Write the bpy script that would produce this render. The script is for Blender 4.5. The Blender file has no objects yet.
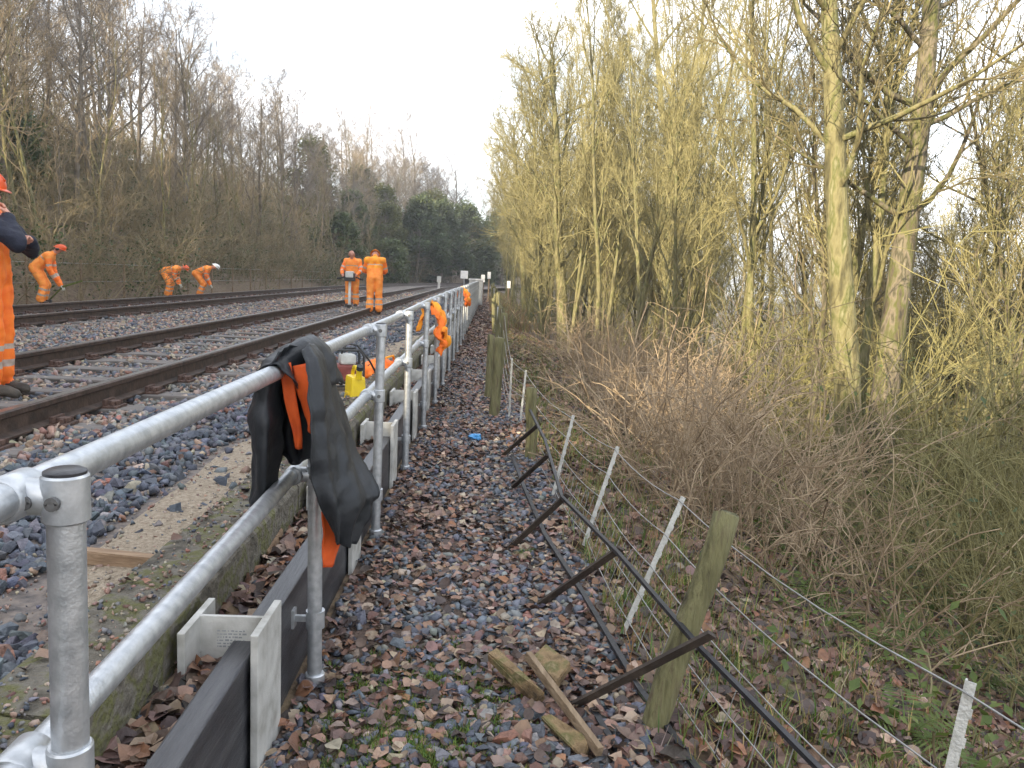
import bpy, bmesh, math, random
import numpy as np
from mathutils import Vector, Matrix, noise

# ------------------------------------------------------------------ camera, sky, sun, exposure
scene = bpy.context.scene
COL = scene.collection
FPX = 800.0
CAM = Vector((0, 0, 1.42))
YAW, PITCH, ROLL = math.atan(26 / FPX), math.radians(7.5), math.atan(.045)
cF = Vector((math.sin(YAW) * math.cos(PITCH), math.cos(YAW) * math.cos(PITCH), -math.sin(PITCH)))
cR0 = cF.cross(Vector((0, 0, 1))).normalized()
cU0 = cR0.cross(cF)
cR = cR0 * math.cos(ROLL) + cU0 * math.sin(ROLL)
cU = cU0 * math.cos(ROLL) - cR0 * math.sin(ROLL)
cam = bpy.data.cameras.new('camera')
cam.sensor_width = 36
cam.lens = FPX / 1024 * 36
cam.clip_start, cam.clip_end = .05, 3000
camo = bpy.data.objects.new('camera', cam)
COL.objects.link(camo)
rot = Matrix((cR, cU, -cF)).transposed()
camo.matrix_world = Matrix.Translation(CAM) @ rot.to_4x4()
scene.camera = camo

SUN_EL, SUN_AZ = math.radians(18), math.atan2(-.62, -.78)      # low sun behind and to the left
SUN = Vector((math.sin(SUN_AZ) * math.cos(SUN_EL), math.cos(SUN_AZ) * math.cos(SUN_EL), math.sin(SUN_EL)))
world = bpy.data.worlds.new('World')
scene.world = world
world.use_nodes = True
wn, wl = world.node_tree.nodes, world.node_tree.links
bg = wn['Background']
sky = wn.new('ShaderNodeTexSky')
sky.sky_type = 'NISHITA'
sky.sun_disc = False
sky.sun_elevation, sky.sun_rotation = SUN_EL, SUN_AZ
sky.air_density, sky.dust_density, sky.ozone_density = 1.0, 1.6, 1.0
# thin bright cloud everywhere, with blue gaps
wtc = wn.new('ShaderNodeTexCoord')
wns = wn.new('ShaderNodeTexNoise'); wns.inputs['Scale'].default_value = 2.2; wns.inputs['Detail'].default_value = 6
wmap = wn.new('ShaderNodeMapping'); wmap.inputs['Scale'].default_value = (1, 1, 2.2); wmap.inputs['Location'].default_value = (.35, .75, .3)
wl.new(wtc.outputs['Generated'], wmap.inputs['Vector']); wl.new(wmap.outputs[0], wns.inputs['Vector'])
wcr = wn.new('ShaderNodeValToRGB'); wcr.color_ramp.elements[0].position = .40; wcr.color_ramp.elements[1].position = .56
wcr.color_ramp.elements[0].color = (.22, .22, .22, 1); wcr.color_ramp.elements[1].color = (.85, .85, .85, 1)
wl.new(wns.outputs['Fac'], wcr.inputs[0])
wmx = wn.new('ShaderNodeMixRGB'); wmx.inputs[2].default_value = (10.5, 10.8, 11.4, 1)
wl.new(wcr.outputs[0], wmx.inputs[0]); wl.new(sky.outputs[0], wmx.inputs[1]); wl.new(wmx.outputs[0], bg.inputs[0])
bg.inputs[1].default_value = .115
sl = bpy.data.lights.new('sun', 'SUN')
sl.energy, sl.angle, sl.color = 5, math.radians(.53), (1, .85, .60)
so = bpy.data.objects.new('sun', sl)
COL.objects.link(so)
so.rotation_euler = SUN.to_track_quat('Z', 'Y').to_euler()
vs = scene.view_settings
vs.view_transform, vs.look, vs.gamma, vs.exposure = 'Standard', 'None', 1, 1.3
vs.use_curve_mapping = False
scene.render.resolution_x, scene.render.resolution_y = 1024, 768
scene.render.engine = 'CYCLES'
scene.cycles.max_bounces = 5; scene.cycles.diffuse_bounces = 3; scene.cycles.glossy_bounces = 2; scene.cycles.transmission_bounces = 2

# ------------------------------------------------------------------ pixel -> place helpers
def ray(x, y):
    return cF + cR * ((x - 512) / FPX) + cU * ((384 - y) / FPX)
def onz(x, y, z):
    r = ray(x, y); return CAM + r * ((z - CAM.z) / r.z)
def onx(x, y, X):
    r = ray(x, y); return CAM + r * ((X - CAM.x) / r.x)
def ony(x, y, Y):
    r = ray(x, y); return CAM + r * ((Y - CAM.y) / r.y)
def proj(P):
    v = Vector(P) - CAM; d = v.dot(cF)
    return 512 + FPX * v.dot(cR) / d, 384 - FPX * v.dot(cU) / d, d

rng = random.Random(7)
nrs = np.random.RandomState(11)

def clamp(v, a, b): return max(a, min(b, v))
def lerp(a, b, t): return a + (b - a) * t
def interp(x, xs, ys):
    if x <= xs[0]: return ys[0]
    for i in range(1, len(xs)):
        if x <= xs[i]:
            return lerp(ys[i - 1], ys[i], (x - xs[i - 1]) / (xs[i] - xs[i - 1]))
    return ys[-1]

def bend(Y):                      # the line curves to the right far ahead
    return .0022 * (Y - 55) ** 2 if Y > 55 else 0.0
def tdrift(Y):                    # tracks lie a little askew to the railing
    return -.014 * min(Y, 55) + bend(Y)
def path_edge(Y):
    return max(.16, .62 - .034 * max(Y, 0)) + bend(Y)

LX = [-400, -110, -60, -38, -30, -11, -9.5, -.95, -.7, -.55]
LZ = [14, 14, 12.5, 11.5, 9.0, .15, .02, .0, .0, .0]
RX = [0, 1, 6, 10, 20, 45, 120, 400]
RZ = [0, -.27, -2.05, -3.7, -7.2, -9.6, -10.5, -10.5]
def zt(X, Y):
    x = X - bend(Y)
    e = path_edge(Y) - bend(Y)
    if x < -.55:
        z = interp(x, LX, LZ)
        if x < -11:
            z += .5 * noise.noise(Vector((X * .13, Y * .13, 0))) * min(1, (-11 - x) / 3)
    elif x < e:
        z = .012 * noise.noise(Vector((X * 3, Y * 3, 1)))
    else:
        d = x - e
        z = interp(d, RX, RZ) + .10 * noise.noise(Vector((X * .9, Y * .9, 3))) * min(1, d / .6)
        z += .5 * noise.noise(Vector((X * .13, Y * .13, 7))) * min(1, d / 6)
    return z
def on_ground(x, y, dmax=160, d0=1.5):
    r = ray(x, y); t = d0; last = None
    while t < dmax:
        P = CAM + r * t
        if P.z <= zt(P.x, P.y): return P
        t += .05 + t * .004
    return CAM + r * dmax

# ------------------------------------------------------------------ materials
def newmat(name):
    m = bpy.data.materials.new(name); m.use_nodes = True
    nt = m.node_tree
    return m, nt.nodes, nt.links, nt.nodes['Principled BSDF']

def mat(name, cols, scale=8, rough=.8, metal=0, bump=.3, bscale=None, detail=5, stretch=(1, 1, 1), spec=.5, attr=None, objcol=False, sheen=0, transl=0):
    """noise-blended colours on the surface; attr/objcol multiply in a per-piece colour"""
    m, N, L, B = newmat(name)
    tc = N.new('ShaderNodeTexCoord'); mp = N.new('ShaderNodeMapping'); mp.inputs['Scale'].default_value = stretch
    L.new(tc.outputs['Object'], mp.inputs[0])
    nz = N.new('ShaderNodeTexNoise'); nz.inputs['Scale'].default_value = scale; nz.inputs['Detail'].default_value = detail
    L.new(mp.outputs[0], nz.inputs['Vector'])
    cr = N.new('ShaderNodeValToRGB')
    el = cr.color_ramp.elements
    n = len(cols)
    while len(el) < n: el.new(.5)
    for i, c in enumerate(cols):
        el[i].position = .3 + .4 * i / max(1, n - 1); el[i].color = (*c, 1)
    L.new(nz.outputs['Fac'], cr.inputs[0])
    out = cr.outputs[0]
    if attr or objcol:
        if attr:
            a = N.new('ShaderNodeAttribute'); a.attribute_name = attr; src = a.outputs['Color']
        else:
            a = N.new('ShaderNodeObjectInfo'); src = a.outputs['Color']
        mx = N.new('ShaderNodeMixRGB'); mx.blend_type = 'MULTIPLY'; mx.inputs[0].default_value = 1
        L.new(src, mx.inputs[1]); L.new(out, mx.inputs[2]); out = mx.outputs[0]
    L.new(out, B.inputs['Base Color'])
    B.inputs['Roughness'].default_value = rough
    B.inputs['Metallic'].default_value = metal
    B.inputs['Specular IOR Level'].default_value = spec
    if bump:
        n2 = N.new('ShaderNodeTexNoise'); n2.inputs['Scale'].default_value = bscale or scale * 3; n2.inputs['Detail'].default_value = 4
        L.new(mp.outputs[0], n2.inputs['Vector'])
        bp = N.new('ShaderNodeBump'); bp.inputs['Strength'].default_value = bump; bp.inputs['Distance'].default_value = .02
        L.new(n2.outputs['Fac'], bp.inputs['Height']); L.new(bp.outputs[0], B.inputs['Normal'])
    if transl:
        t = N.new('ShaderNodeBsdfTranslucent'); L.new(out, t.inputs[0])
        ms = N.new('ShaderNodeMixShader'); ms.inputs[0].default_value = transl
        L.new(B.outputs[0], ms.inputs[1]); L.new(t.outputs[0], ms.inputs[2])
        L.new(ms.outputs[0], N['Material Output'].inputs['Surface'])
    return m

M = {}
M['soil'] = mat('leaf_litter_soil', [(.05, .036, .022), (.11, .075, .048), (.18, .13, .08), (.085, .08, .03)], 9, .95, bump=.9, bscale=30)
M['ballast_ground'] = mat('ballast_ground', [(.06, .055, .055), (.13, .11, .10), (.20, .165, .14), (.10, .095, .1)], 16, .9, bump=1.0, bscale=28)
M['pathsoil'] = mat('path_soil', [(.035, .026, .02), (.085, .058, .044), (.15, .10, .075)], 11, .9, bump=1, bscale=40)
M['sand'] = mat('sandy_gravel', [(.23, .18, .125), (.35, .285, .21), (.46, .38, .29)], 60, .95, bump=1, bscale=120)
M['stone'] = mat('stone_stuff', [(.6, .6, .6), (1, 1, 1), (1.25, 1.2, 1.15)], 25, .62, bump=.35, bscale=60, attr='col')
M['stone1'] = mat('stone_single', [(.6, .6, .6), (1, 1, 1), (1.25, 1.2, 1.15)], 1.6, .62, bump=.35, bscale=4, objcol=True)
M['leaf'] = mat('leaf_stuff', [(.65, .62, .6), (1, 1, 1), (1.2, 1.15, 1.1)], 30, .6, bump=.2, attr='col')
M['leaf1'] = mat('leaf_single', [(.65, .62, .6), (1, 1, 1), (1.2, 1.15, 1.1)], 1.5, .6, bump=.2, bscale=5, objcol=True)
M['galv'] = mat('galvanised_tube', [(.36, .38, .40), (.47, .49, .51), (.57, .59, .61)], 38, .40, metal=.7, bump=.10, bscale=160)
M['galvfit'] = mat('galvanised_casting', [(.36, .38, .40), (.48, .50, .52), (.58, .60, .62)], 30, .42, metal=.7, bump=.06, bscale=180)
M['hsteel'] = mat('galvanised_section', [(.30, .29, .26), (.46, .455, .43), (.56, .555, .525)], 11, .6, metal=.2, bump=.15, detail=9)
M['plug'] = mat('black_plug', [(.015, .015, .018), (.03, .03, .035)], 20, .4, bump=.1)
M['screw'] = mat('dark_screw', [(.10, .10, .10), (.2, .2, .2)], 40, .5, metal=.8, bump=0)
M['plank'] = mat('wet_black_plank', [(.018, .018, .022), (.04, .04, .045), (.075, .075, .078)], 5, .38, bump=.25, bscale=40, stretch=(3, .25, 3))
M['concrete'] = mat('mossy_kerb', [(.045, .04, .032), (.10, .088, .068), (.15, .135, .11), (.105, .105, .035), (.12, .105, .08), (.17, .155, .13)], 9, .95, bump=1.0, bscale=55, detail=9)
M['rail'] = mat('rusty_rail', [(.028, .02, .016), (.06, .038, .028), (.09, .06, .045)], 12, .6, metal=.2, bump=.2)
M['railtop'] = mat('rail_head', [(.12, .11, .105), (.2, .19, .18)], 8, .32, metal=.8, bump=.05)
M['sleeper'] = mat('sleeper_timber', [(.08, .072, .066), (.14, .125, .115), (.20, .18, .165)], 6, .9, bump=.6, stretch=(.3, 3, 3))
M['chair'] = mat('rusty_chair', [(.045, .026, .02), (.09, .05, .037), (.13, .075, .055)], 30, .8, bump=.4)
M['wood'] = mat('weathered_wood', [(.11, .075, .045), (.20, .14, .085), (.27, .20, .13)], 8, .85, bump=.4, stretch=(4, .5, 4))
M['paleplank'] = mat('pale_plank', [(.16, .10, .06), (.25, .165, .10), (.33, .23, .145)], 8, .8, bump=.3, stretch=(.6, 5, 5))
M['postwood'] = mat('lichened_post', [(.06, .052, .028), (.12, .112, .05), (.17, .16, .075), (.11, .085, .05)], 9, .9, bump=.9, stretch=(3, 3, .4))
M['slab'] = mat('broken_board', [(.06, .04, .02), (.15, .10, .05), (.24, .165, .085), (.12, .11, .04), (.31, .23, .14)], 14, .9, bump=.9, detail=9)
M['wire'] = mat('fence_wire', [(.26, .26, .25), (.40, .40, .39)], 20, .5, metal=.6, bump=0)
M['stake'] = mat('galvanised_stake', [(.40, .40, .37), (.55, .55, .52)], 40, .6, metal=.2, bump=.3)
M['blackbar'] = mat('black_bar', [(.012, .012, .015), (.03, .03, .034)], 15, .45, bump=.15)
M['rustbar'] = mat('brown_bar', [(.03, .022, .018), (.065, .048, .036)], 15, .7, bump=.3)
M['jacket'] = mat('black_nylon', [(.013, .015, .018), (.024, .027, .032)], 12, .5, bump=.25, bscale=26, spec=.35)
M['lining'] = mat('orange_fabric', [(.50, .06, .008), (.72, .11, .012)], 14, .75, bump=.2)
M['orange'] = mat('hivis_orange', [(.82, .13, .010), (.95, .20, .018), (.98, .25, .03)], 9, .7, bump=.25, bscale=22)
M['orange2'] = mat('hivis_bright_orange', [(.90, .22, .025), (.97, .31, .05), (.98, .38, .08)], 9, .7, bump=.25, bscale=22)
M['yelorange'] = mat('hivis_yellow_orange', [(.85, .22, .012), (.92, .32, .02), (.95, .42, .03)], 10, .7, bump=.25)
M['silver'] = mat('reflective_band', [(.42, .32, .25), (.50, .42, .36)], 30, .45, bump=.1)
M['skin'] = mat('skin', [(.45, .20, .14), (.60, .30, .22)], 20, .55, bump=.05)
M['navy'] = mat('navy_sleeve', [(.006, .008, .02), (.014, .017, .034)], 18, .8, bump=.3)
M['boot'] = mat('boot_leather', [(.03, .024, .018), (.075, .06, .045)], 20, .7, bump=.2)
M['glove'] = mat('pale_glove', [(.36, .36, .30), (.55, .55, .48)], 25, .8, bump=.2)
M['whitehat'] = mat('white_helmet', [(.66, .66, .64), (.78, .78, .76)], 10, .35, bump=0)
M['orangehat'] = mat('orange_helmet', [(.62, .07, .01), (.76, .11, .015)], 10, .35, bump=0)
M['dark'] = mat('dark_plastic', [(.015, .015, .015), (.04, .04, .04)], 20, .5, bump=.1)
M['machwhite'] = mat('machine_pale', [(.45, .45, .42), (.6, .6, .57)], 20, .5, bump=.1)
M['machred'] = mat('machine_red', [(.16, .03, .025), (.25, .06, .045)], 20, .5, bump=.1)
M['yellow'] = mat('yellow_plastic', [(.66, .46, .008), (.80, .58, .015)], 12, .42, bump=.1)
M['bluerag'] = mat('blue_plastic', [(.03, .18, .42), (.06, .28, .55)], 30, .5, bump=.2)
M['signwhite'] = mat('sign_white', [(.66, .66, .66), (.78, .78, .78)], 10, .5, bump=0)
M['greycase'] = mat('grey_case', [(.40, .40, .40), (.55, .55, .54)], 8, .6, bump=.1)
M['moss'] = mat('moss_green', [(.04, .06, .012), (.10, .13, .02), (.17, .19, .035)], 30, .95, bump=1, bscale=120)
M['grass'] = mat('grass_blades', [(.6, .6, .6), (1, 1, 1), (1.2, 1.2, 1.1)], 6, .7, bump=0, attr='col', transl=.25)
M['fern'] = mat('fern_green', [(.05, .08, .015), (.09, .13, .025), (.14, .165, .035)], 8, .65, bump=.1, transl=.3)
M['bramble'] = mat('dry_canes', [(.17, .12, .075), (.27, .20, .125), (.40, .31, .20)], 5, .8, bump=.2)
M['bank_scrub'] = mat('scrub_canes', [(.13, .105, .055), (.215, .17, .095), (.30, .24, .14)], 3, .85, bump=.2)
M['scrubleaf'] = mat('ivy_leaves', [(.03, .05, .015), (.06, .09, .025), (.10, .125, .04)], 1.5, .55, bump=.1, transl=.3)
M['olive_bark'] = mat('bark_olive', [(.055, .05, .024), (.12, .107, .048), (.20, .18, .09), (.10, .105, .032), (.26, .24, .145)], 9, .9, bump=1.0, bscale=30, stretch=(1, 1, .3), detail=9)  # olive and tan blotches are the bark's own colour
M['bark_moss'] = mat('bark_mossy', [(.04, .034, .024), (.10, .082, .05), (.085, .09, .025), (.17, .14, .10), (.06, .055, .03), (.2, .17, .12)], 8, .92, bump=1.0, bscale=30, stretch=(1, 1, .3), detail=9)
M['bark_grey'] = mat('bark_grey', [(.085, .07, .052), (.15, .125, .095), (.21, .18, .14)], 5, .9, bump=.6, bscale=22, stretch=(1, 1, .35))
M['twig_olive'] = mat('twig_olive', [(.125, .112, .05), (.21, .188, .083), (.305, .27, .125)], 1.2, .8, bump=0)
M['twig_brown'] = mat('twig_brown', [(.16, .125, .075), (.25, .195, .125), (.33, .265, .18)], 1.0, .85, bump=0)
M['twig_grey'] = mat('twig_grey', [(.12, .105, .09), (.18, .155, .135), (.24, .21, .185)], 1.0, .85, bump=0)
M['ever'] = mat('evergreen_leaf', [(.05, .072, .028), (.085, .115, .042), (.125, .145, .058)], .6, .6, bump=0, transl=.4)
M['everlight'] = mat('evergreen_light', [(.07, .08, .024), (.12, .13, .035), (.17, .165, .05)], .6, .6, bump=0, transl=.35)
M['twig_dark'] = mat('twig_dark', [(.085, .073, .036), (.145, .122, .06), (.21, .175, .09)], 1.5, .85, bump=0)
M['twig_green'] = mat('twig_green', [(.10, .09, .035), (.17, .155, .06), (.25, .22, .095)], 1.5, .85, bump=0)
M['tick'] = mat('printed_marks', [(.20, .21, .22), (.30, .31, .31)], 40, .6, bump=0)

# ------------------------------------------------------------------ mesh builder
class MB:
    def __init__(s): s.v = []; s.f = []; s.m = []
    def add(s, vs, fs, m=0):
        o = len(s.v); s.v += [tuple(v) for v in vs]; s.f += [tuple(o + i for i in f) for f in fs]; s.m += [m] * len(fs)
        return s
    def box(s, lo, hi, m=0, rot=None, c=None):
        (a, b, d), (e, f, g) = lo, hi
        vs = [Vector(p) for p in ((a, b, d), (e, b, d), (e, f, d), (a, f, d), (a, b, g), (e, b, g), (e, f, g), (a, f, g))]
        if rot is not None:
            c = Vector(c or (0, 0, 0)); vs = [c + rot @ v for v in vs]
        return s.add(vs, [(0, 3, 2, 1), (4, 5, 6, 7), (0, 1, 5, 4), (1, 2, 6, 5), (2, 3, 7, 6), (3, 0, 4, 7)], m)
    def bar(s, p, q, w, h, m=0, up=(0, 0, 1)):
        p, q = Vector(p), Vector(q); d = (q - p); L = d.length; d.normalize()
        x = d.cross(Vector(up)).normalized(); z = x.cross(d)
        R = Matrix((x, d, z)).transposed()
        return s.box((-w / 2, 0, -h / 2), (w / 2, L, h / 2), m, R, p)
    def tube(s, pts, rad, n=8, m=0, caps=True, twist=0):
        pts = [Vector(p) for p in pts]
        if not hasattr(rad, '__len__'): rad = [rad] * len(pts)
        o = len(s.v); k = len(pts); ref = None
        for i, p in enumerate(pts):
            d = (pts[min(i + 1, k - 1)] - pts[max(i - 1, 0)])
            if d.length < 1e-9: d = Vector((0, 0, 1))
            d.normalize()
            if ref is None:
                ref = Vector((1, 0, 0)) if abs(d.x) < .8 else Vector((0, 1, 0))
            x = (ref - d * ref.dot(d)).normalized(); ref = x; y = d.cross(x)
            r = rad[i]
            for j in range(n):
                a = 2 * math.pi * j / n + twist
                c, q = math.cos(a) * r, math.sin(a) * r
                s.v.append((p.x + x.x * c + y.x * q, p.y + x.y * c + y.y * q, p.z + x.z * c + y.z * q))
        nf = 0
        for i in range(k - 1):
            b = o + i * n
            for j in range(n):
                j2 = (j + 1) % n
                s.f.append((b + j, b + j2, b + n + j2, b + n + j)); nf += 1
        if caps:
            s.f.append(tuple(o + j for j in reversed(range(n)))); s.f.append(tuple(o + (k - 1) * n + j for j in range(n))); nf += 2
        s.m += [m] * nf
        return s
    def ball(s, c, r, m=0, seg=12, rings=8, R=None):
        if not hasattr(r, '__len__'): r = (r, r, r)
        c = Vector(c); vs = []; fs = []
        for i in range(rings + 1):
            t = math.pi * i / rings
            for j in range(seg):
                a = 2 * math.pi * j / seg
                v = Vector((r[0] * math.sin(t) * math.cos(a), r[1] * math.sin(t) * math.sin(a), r[2] * math.cos(t)))
                if R is not None: v = R @ v
                vs.append(c + v)
        for i in range(rings):
            for j in range(seg):
                j2 = (j + 1) % seg
                a, b, d, e = i * seg + j, (i + 1) * seg + j, (i + 1) * seg + j2, i * seg + j2
                fs.append((a, b, d) if i == 0 else ((a, b, e) if i == rings - 1 else (a, b, d, e)))
        # merge pole rows logically: leave duplicates (zero-size) out of faces
        fs2 = []
        for i in range(rings):
            for j in range(seg):
                j2 = (j + 1) % seg
                a, b, d, e = i * seg + j, (i + 1) * seg + j, (i + 1) * seg + j2, i * seg + j2
                if i == 0: fs2.append((0, b, d))
                elif i == rings - 1: fs2.append((a, (rings) * seg, e))
                else: fs2.append((a, b, d, e))
        return s.add(vs, fs2, m)
    def grid(s, rows, m=0, flip=False):
        o = len(s.v); k = len(rows[0])
        for r in rows: s.v += [tuple(p) for p in r]
        nf = 0
        for i in range(len(rows) - 1):
            for j in range(k - 1):
                a = o + i * k + j
                q = (a, a + 1, a + k + 1, a + k)
                s.f.append(q[::-1] if flip else q); nf += 1
        s.m += [m] * nf
        return s
    def mesh(s, name, mats, smooth=False, bevel=0, loc=None):
        me = bpy.data.meshes.new(name)
        v = s.v
        if loc is not None:
            v = [(p[0] - loc[0], p[1] - loc[1], p[2] - loc[2]) for p in v]
        me.from_pydata(v, [], s.f)
        if not isinstance(mats, (list, tuple)): mats = [mats]
        for m in mats: me.materials.append(M[m])
        me.polygons.foreach_set('material_index', s.m)
        if bevel:
            bm = bmesh.new(); bm.from_mesh(me)
            bmesh.ops.remove_doubles(bm, verts=bm.verts, dist=1e-5)
            bmesh.ops.bevel(bm, geom=[e for e in bm.edges if len(e.link_faces) == 2 and e.calc_face_angle(0) > .6], offset=bevel, segments=2, affect='EDGES', profile=.6)
            bm.to_mesh(me); bm.free()
        if smooth: me.polygons.foreach_set('use_smooth', [True] * len(me.polygons))
        me.update()
        return me
    def build(s, name, mats, parent=None, smooth=False, bevel=0, loc=None):
        """loc = world origin to use for the object (geometry given in world coords when parent is None or loc'ed)"""
        return link(name, s.mesh(name, mats, smooth, bevel, loc), parent, loc)

def link(name, me, parent=None, loc=None):
    o = bpy.data.objects.new(name, me); COL.objects.link(o)
    if parent is not None: o.parent = parent
    if loc is not None: o.location = loc
    return o
def tag(o, label=None, cat=None, group=None, kind=None):
    if label: o['label'] = label
    if cat: o['category'] = cat
    if group: o['group'] = group
    if kind: o['kind'] = kind
    return o
def thing(name, label, cat, loc=(0, 0, 0), rz=0, group=None):
    o = bpy.data.objects.new(name, None); COL.objects.link(o)
    o.empty_display_size = .1
    o.location = loc; o.rotation_euler = (0, 0, rz)
    return tag(o, label, cat, group)
def kids(o): return [c for c in bpy.data.objects if c.parent == o]
def copy_thing(parts, loc, rz, sc, name, label, cat, group, tilt=(0, 0)):
    t = bpy.data.objects.new(name, None); COL.objects.link(t); t.empty_display_size = .1
    t.location = loc; t.rotation_euler = (tilt[0], tilt[1], rz); t.scale = (sc, sc, sc)
    tag(t, label, cat, group)
    for nm, me in parts:
        c = bpy.data.objects.new(nm, me); COL.objects.link(c); c.parent = t
        if nm in ('twigs', 'leaves'): c['kind'] = 'stuff'
    return t
# ------------------------------------------------------------------ vectorised scatter into one mesh
def scatter_mesh(name, protos, P, R, S, C, matname):
    """protos: list of (verts, tris); piece i uses proto i % len"""
    vs, fs, cs = [], [], []; off = 0
    k = len(protos); idx = np.arange(len(P)) % k
    for p in range(k):
        I = np.where(idx == p)[0]
        if len(I) == 0: continue
        V, F = protos[p]
        vv = np.einsum('nij,nvj->nvi', R[I], V[None] * S[I][:, None, :]) + P[I][:, None, :]
        n = len(V)
        ff = F[None] + (np.arange(len(I)) * n)[:, None, None] + off
        vs.append(vv.reshape(-1, 3)); fs.append(ff.reshape(-1, F.shape[1])); cs.append(np.repeat(C[I], n, axis=0)); off += n * len(I)
    V = np.concatenate(vs); F = np.concatenate(fs); Cc = np.concatenate(cs)
    me = bpy.data.meshes.new(name)
    w = F.shape[1]
    me.vertices.add(len(V)); me.vertices.foreach_set('co', V.astype(np.float32).ravel())
    me.loops.add(len(F) * w); me.loops.foreach_set('vertex_index', F.astype(np.int32).ravel())
    me.polygons.add(len(F)); me.polygons.foreach_set('loop_start', np.arange(0, len(F) * w, w, dtype=np.int32))
    me.polygons.foreach_set('loop_total', np.full(len(F), w, dtype=np.int32))
    me.update(calc_edges=True)
    ca = me.color_attributes.new('col', 'FLOAT_COLOR', 'POINT')
    ca.data.foreach_set('color', np.concatenate([Cc, np.ones((len(Cc), 1))], 1).astype(np.float32).ravel())
    me.materials.append(M[matname])
    return me
def rotmats(n, tilt=1.0):
    a = nrs.uniform(0, 2 * np.pi, n); b = nrs.normal(0, tilt, n); c = nrs.normal(0, tilt, n)
    ca, sa, cb, sb, cc, sc = np.cos(a), np.sin(a), np.cos(b), np.sin(b), np.cos(c), np.sin(c)
    Z = np.zeros(n); O = np.ones(n)
    Rz = np.stack([ca, -sa, Z, sa, ca, Z, Z, Z, O], 1).reshape(n, 3, 3)
    Rx = np.stack([O, Z, Z, Z, cb, -sb, Z, sb, cb], 1).reshape(n, 3, 3)
    Ry = np.stack([cc, Z, sc, Z, O, Z, -sc, Z, cc], 1).reshape(n, 3, 3)
    return Rz @ Rx @ Ry
def stone_protos(k):
    out = []
    for i in range(k):
        r = random.Random(100 + i); bm = bmesh.new()
        for _ in range(11):           # hull of a few points: sharp crushed rock
            p = Vector((r.gauss(0, 1), r.gauss(0, 1), r.gauss(0, 1))).normalized() * r.uniform(.75, 1.1)
            bm.verts.new((p.x * 1.15, p.y * .9, p.z * .85))
        bmesh.ops.convex_hull(bm, input=bm.verts)
        bmesh.ops.triangulate(bm, faces=bm.faces)
        vv = [v for v in bm.verts if v.link_faces]
        for n_, v in enumerate(vv): v.index = n_
        A = np.array([tuple(v.co) for v in vv]); F = np.array([[v.index for v in f.verts] for f in bm.faces])
        bm.free(); out.append((A, F))
    return out
def leaf_protos(k):
    out = []
    for i in range(k):
        r = random.Random(300 + i); c1, c2 = r.uniform(-.5, .7), r.uniform(.1, .5)
        V = []
        prof = [(0, .02), (.22, .34), (.5, .46), (.78, .3), (1, .02)]
        for t, w in prof:
            z = c1 * (t - .5) ** 2 * 1.2 + r.uniform(-.06, .06)
            w *= r.uniform(.55, 1.35)
            V += [(t - .5, -w, z + c2 * w), (t - .5, 0, z), (t - .5, w, z + c2 * w * r.uniform(.2, 1.3))]
        F = []
        for q in range(4):
            for s_ in range(2):
                a = q * 3 + s_; F += [(a, a + 1, a + 4), (a, a + 4, a + 3)]
        out.append((np.array(V), np.array(F)))
    return out
STONES, LEAVES = stone_protos(10), leaf_protos(8)
def proto_meshes(protos, name, matname):
    out = []
    for V, F in protos:
        me = bpy.data.meshes.new(name); me.from_pydata([tuple(v) for v in V], [], [tuple(int(i) for i in f) for f in F]); me.materials.append(M[matname]); out.append(me)
    return out
STONE_ME, LEAF_ME = proto_meshes(STONES, 'stone', 'stone1'), proto_meshes(LEAVES, 'dead_leaf', 'leaf1')

STONE_C = np.array([(.085, .096, .12), (.12, .128, .15), (.06, .07, .092), (.18, .175, .17), (.23, .115, .085), (.26, .175, .135), (.30, .245, .19), (.16, .085, .065)])
LEAF_C = np.array([(.12, .064, .044), (.18, .105, .07), (.24, .16, .112), (.07, .044, .035), (.31, .235, .175), (.155, .098, .085), (.20, .095, .05), (.045, .031, .027)])
def pick(C, w, n, jit=.18):
    w = np.array(w, float); w /= w.sum()
    c = C[nrs.choice(len(C), n, p=w)]
    return np.clip(c * (1 + nrs.normal(0, jit, (n, 1))) * (1 + nrs.normal(0, .05, (n, 3))), .01, .9)

def litter(parent, single, stuffname, protos, pmeshes, matname, P, R, S, C, nmax=300, minpx=9):
    """the pieces that show largest become objects of their own, the rest one joined part"""
    n = len(P); sz = np.zeros(n)
    V = P - np.array(CAM); d = V @ np.array(cF)
    dd = np.maximum(d, .1)
    X = 512 + FPX * (V @ np.array(cR)) / dd; Y = 384 - FPX * (V @ np.array(cU)) / dd
    ok = (d > .2) & (X > -10) & (X < 1034) & (Y > 0) & (Y < 778)
    big = S.max(1) * 2 * FPX / dd * ok
    # favour pieces lying on top
    order = np.argsort(-big)[:nmax]
    order = order[big[order] > minpx]
    mask = np.ones(n, bool); mask[order] = False
    k = len(protos)
    for i in order:
        o = bpy.data.objects.new(single, pmeshes[i % k]); COL.objects.link(o); o.parent = parent
        m4 = np.eye(4); m4[:3, :3] = R[i] @ np.diag(S[i]); m4[:3, 3] = P[i]
        o.matrix_basis = Matrix(m4.tolist()); o.color = (*[float(c) for c in C[i]], 1)
    if mask.any():
        me = scatter_mesh(stuffname, protos, P[mask], R[mask], S[mask], C[mask], matname)
        o = link(stuffname, me, parent); o['kind'] = 'stuff'

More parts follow.
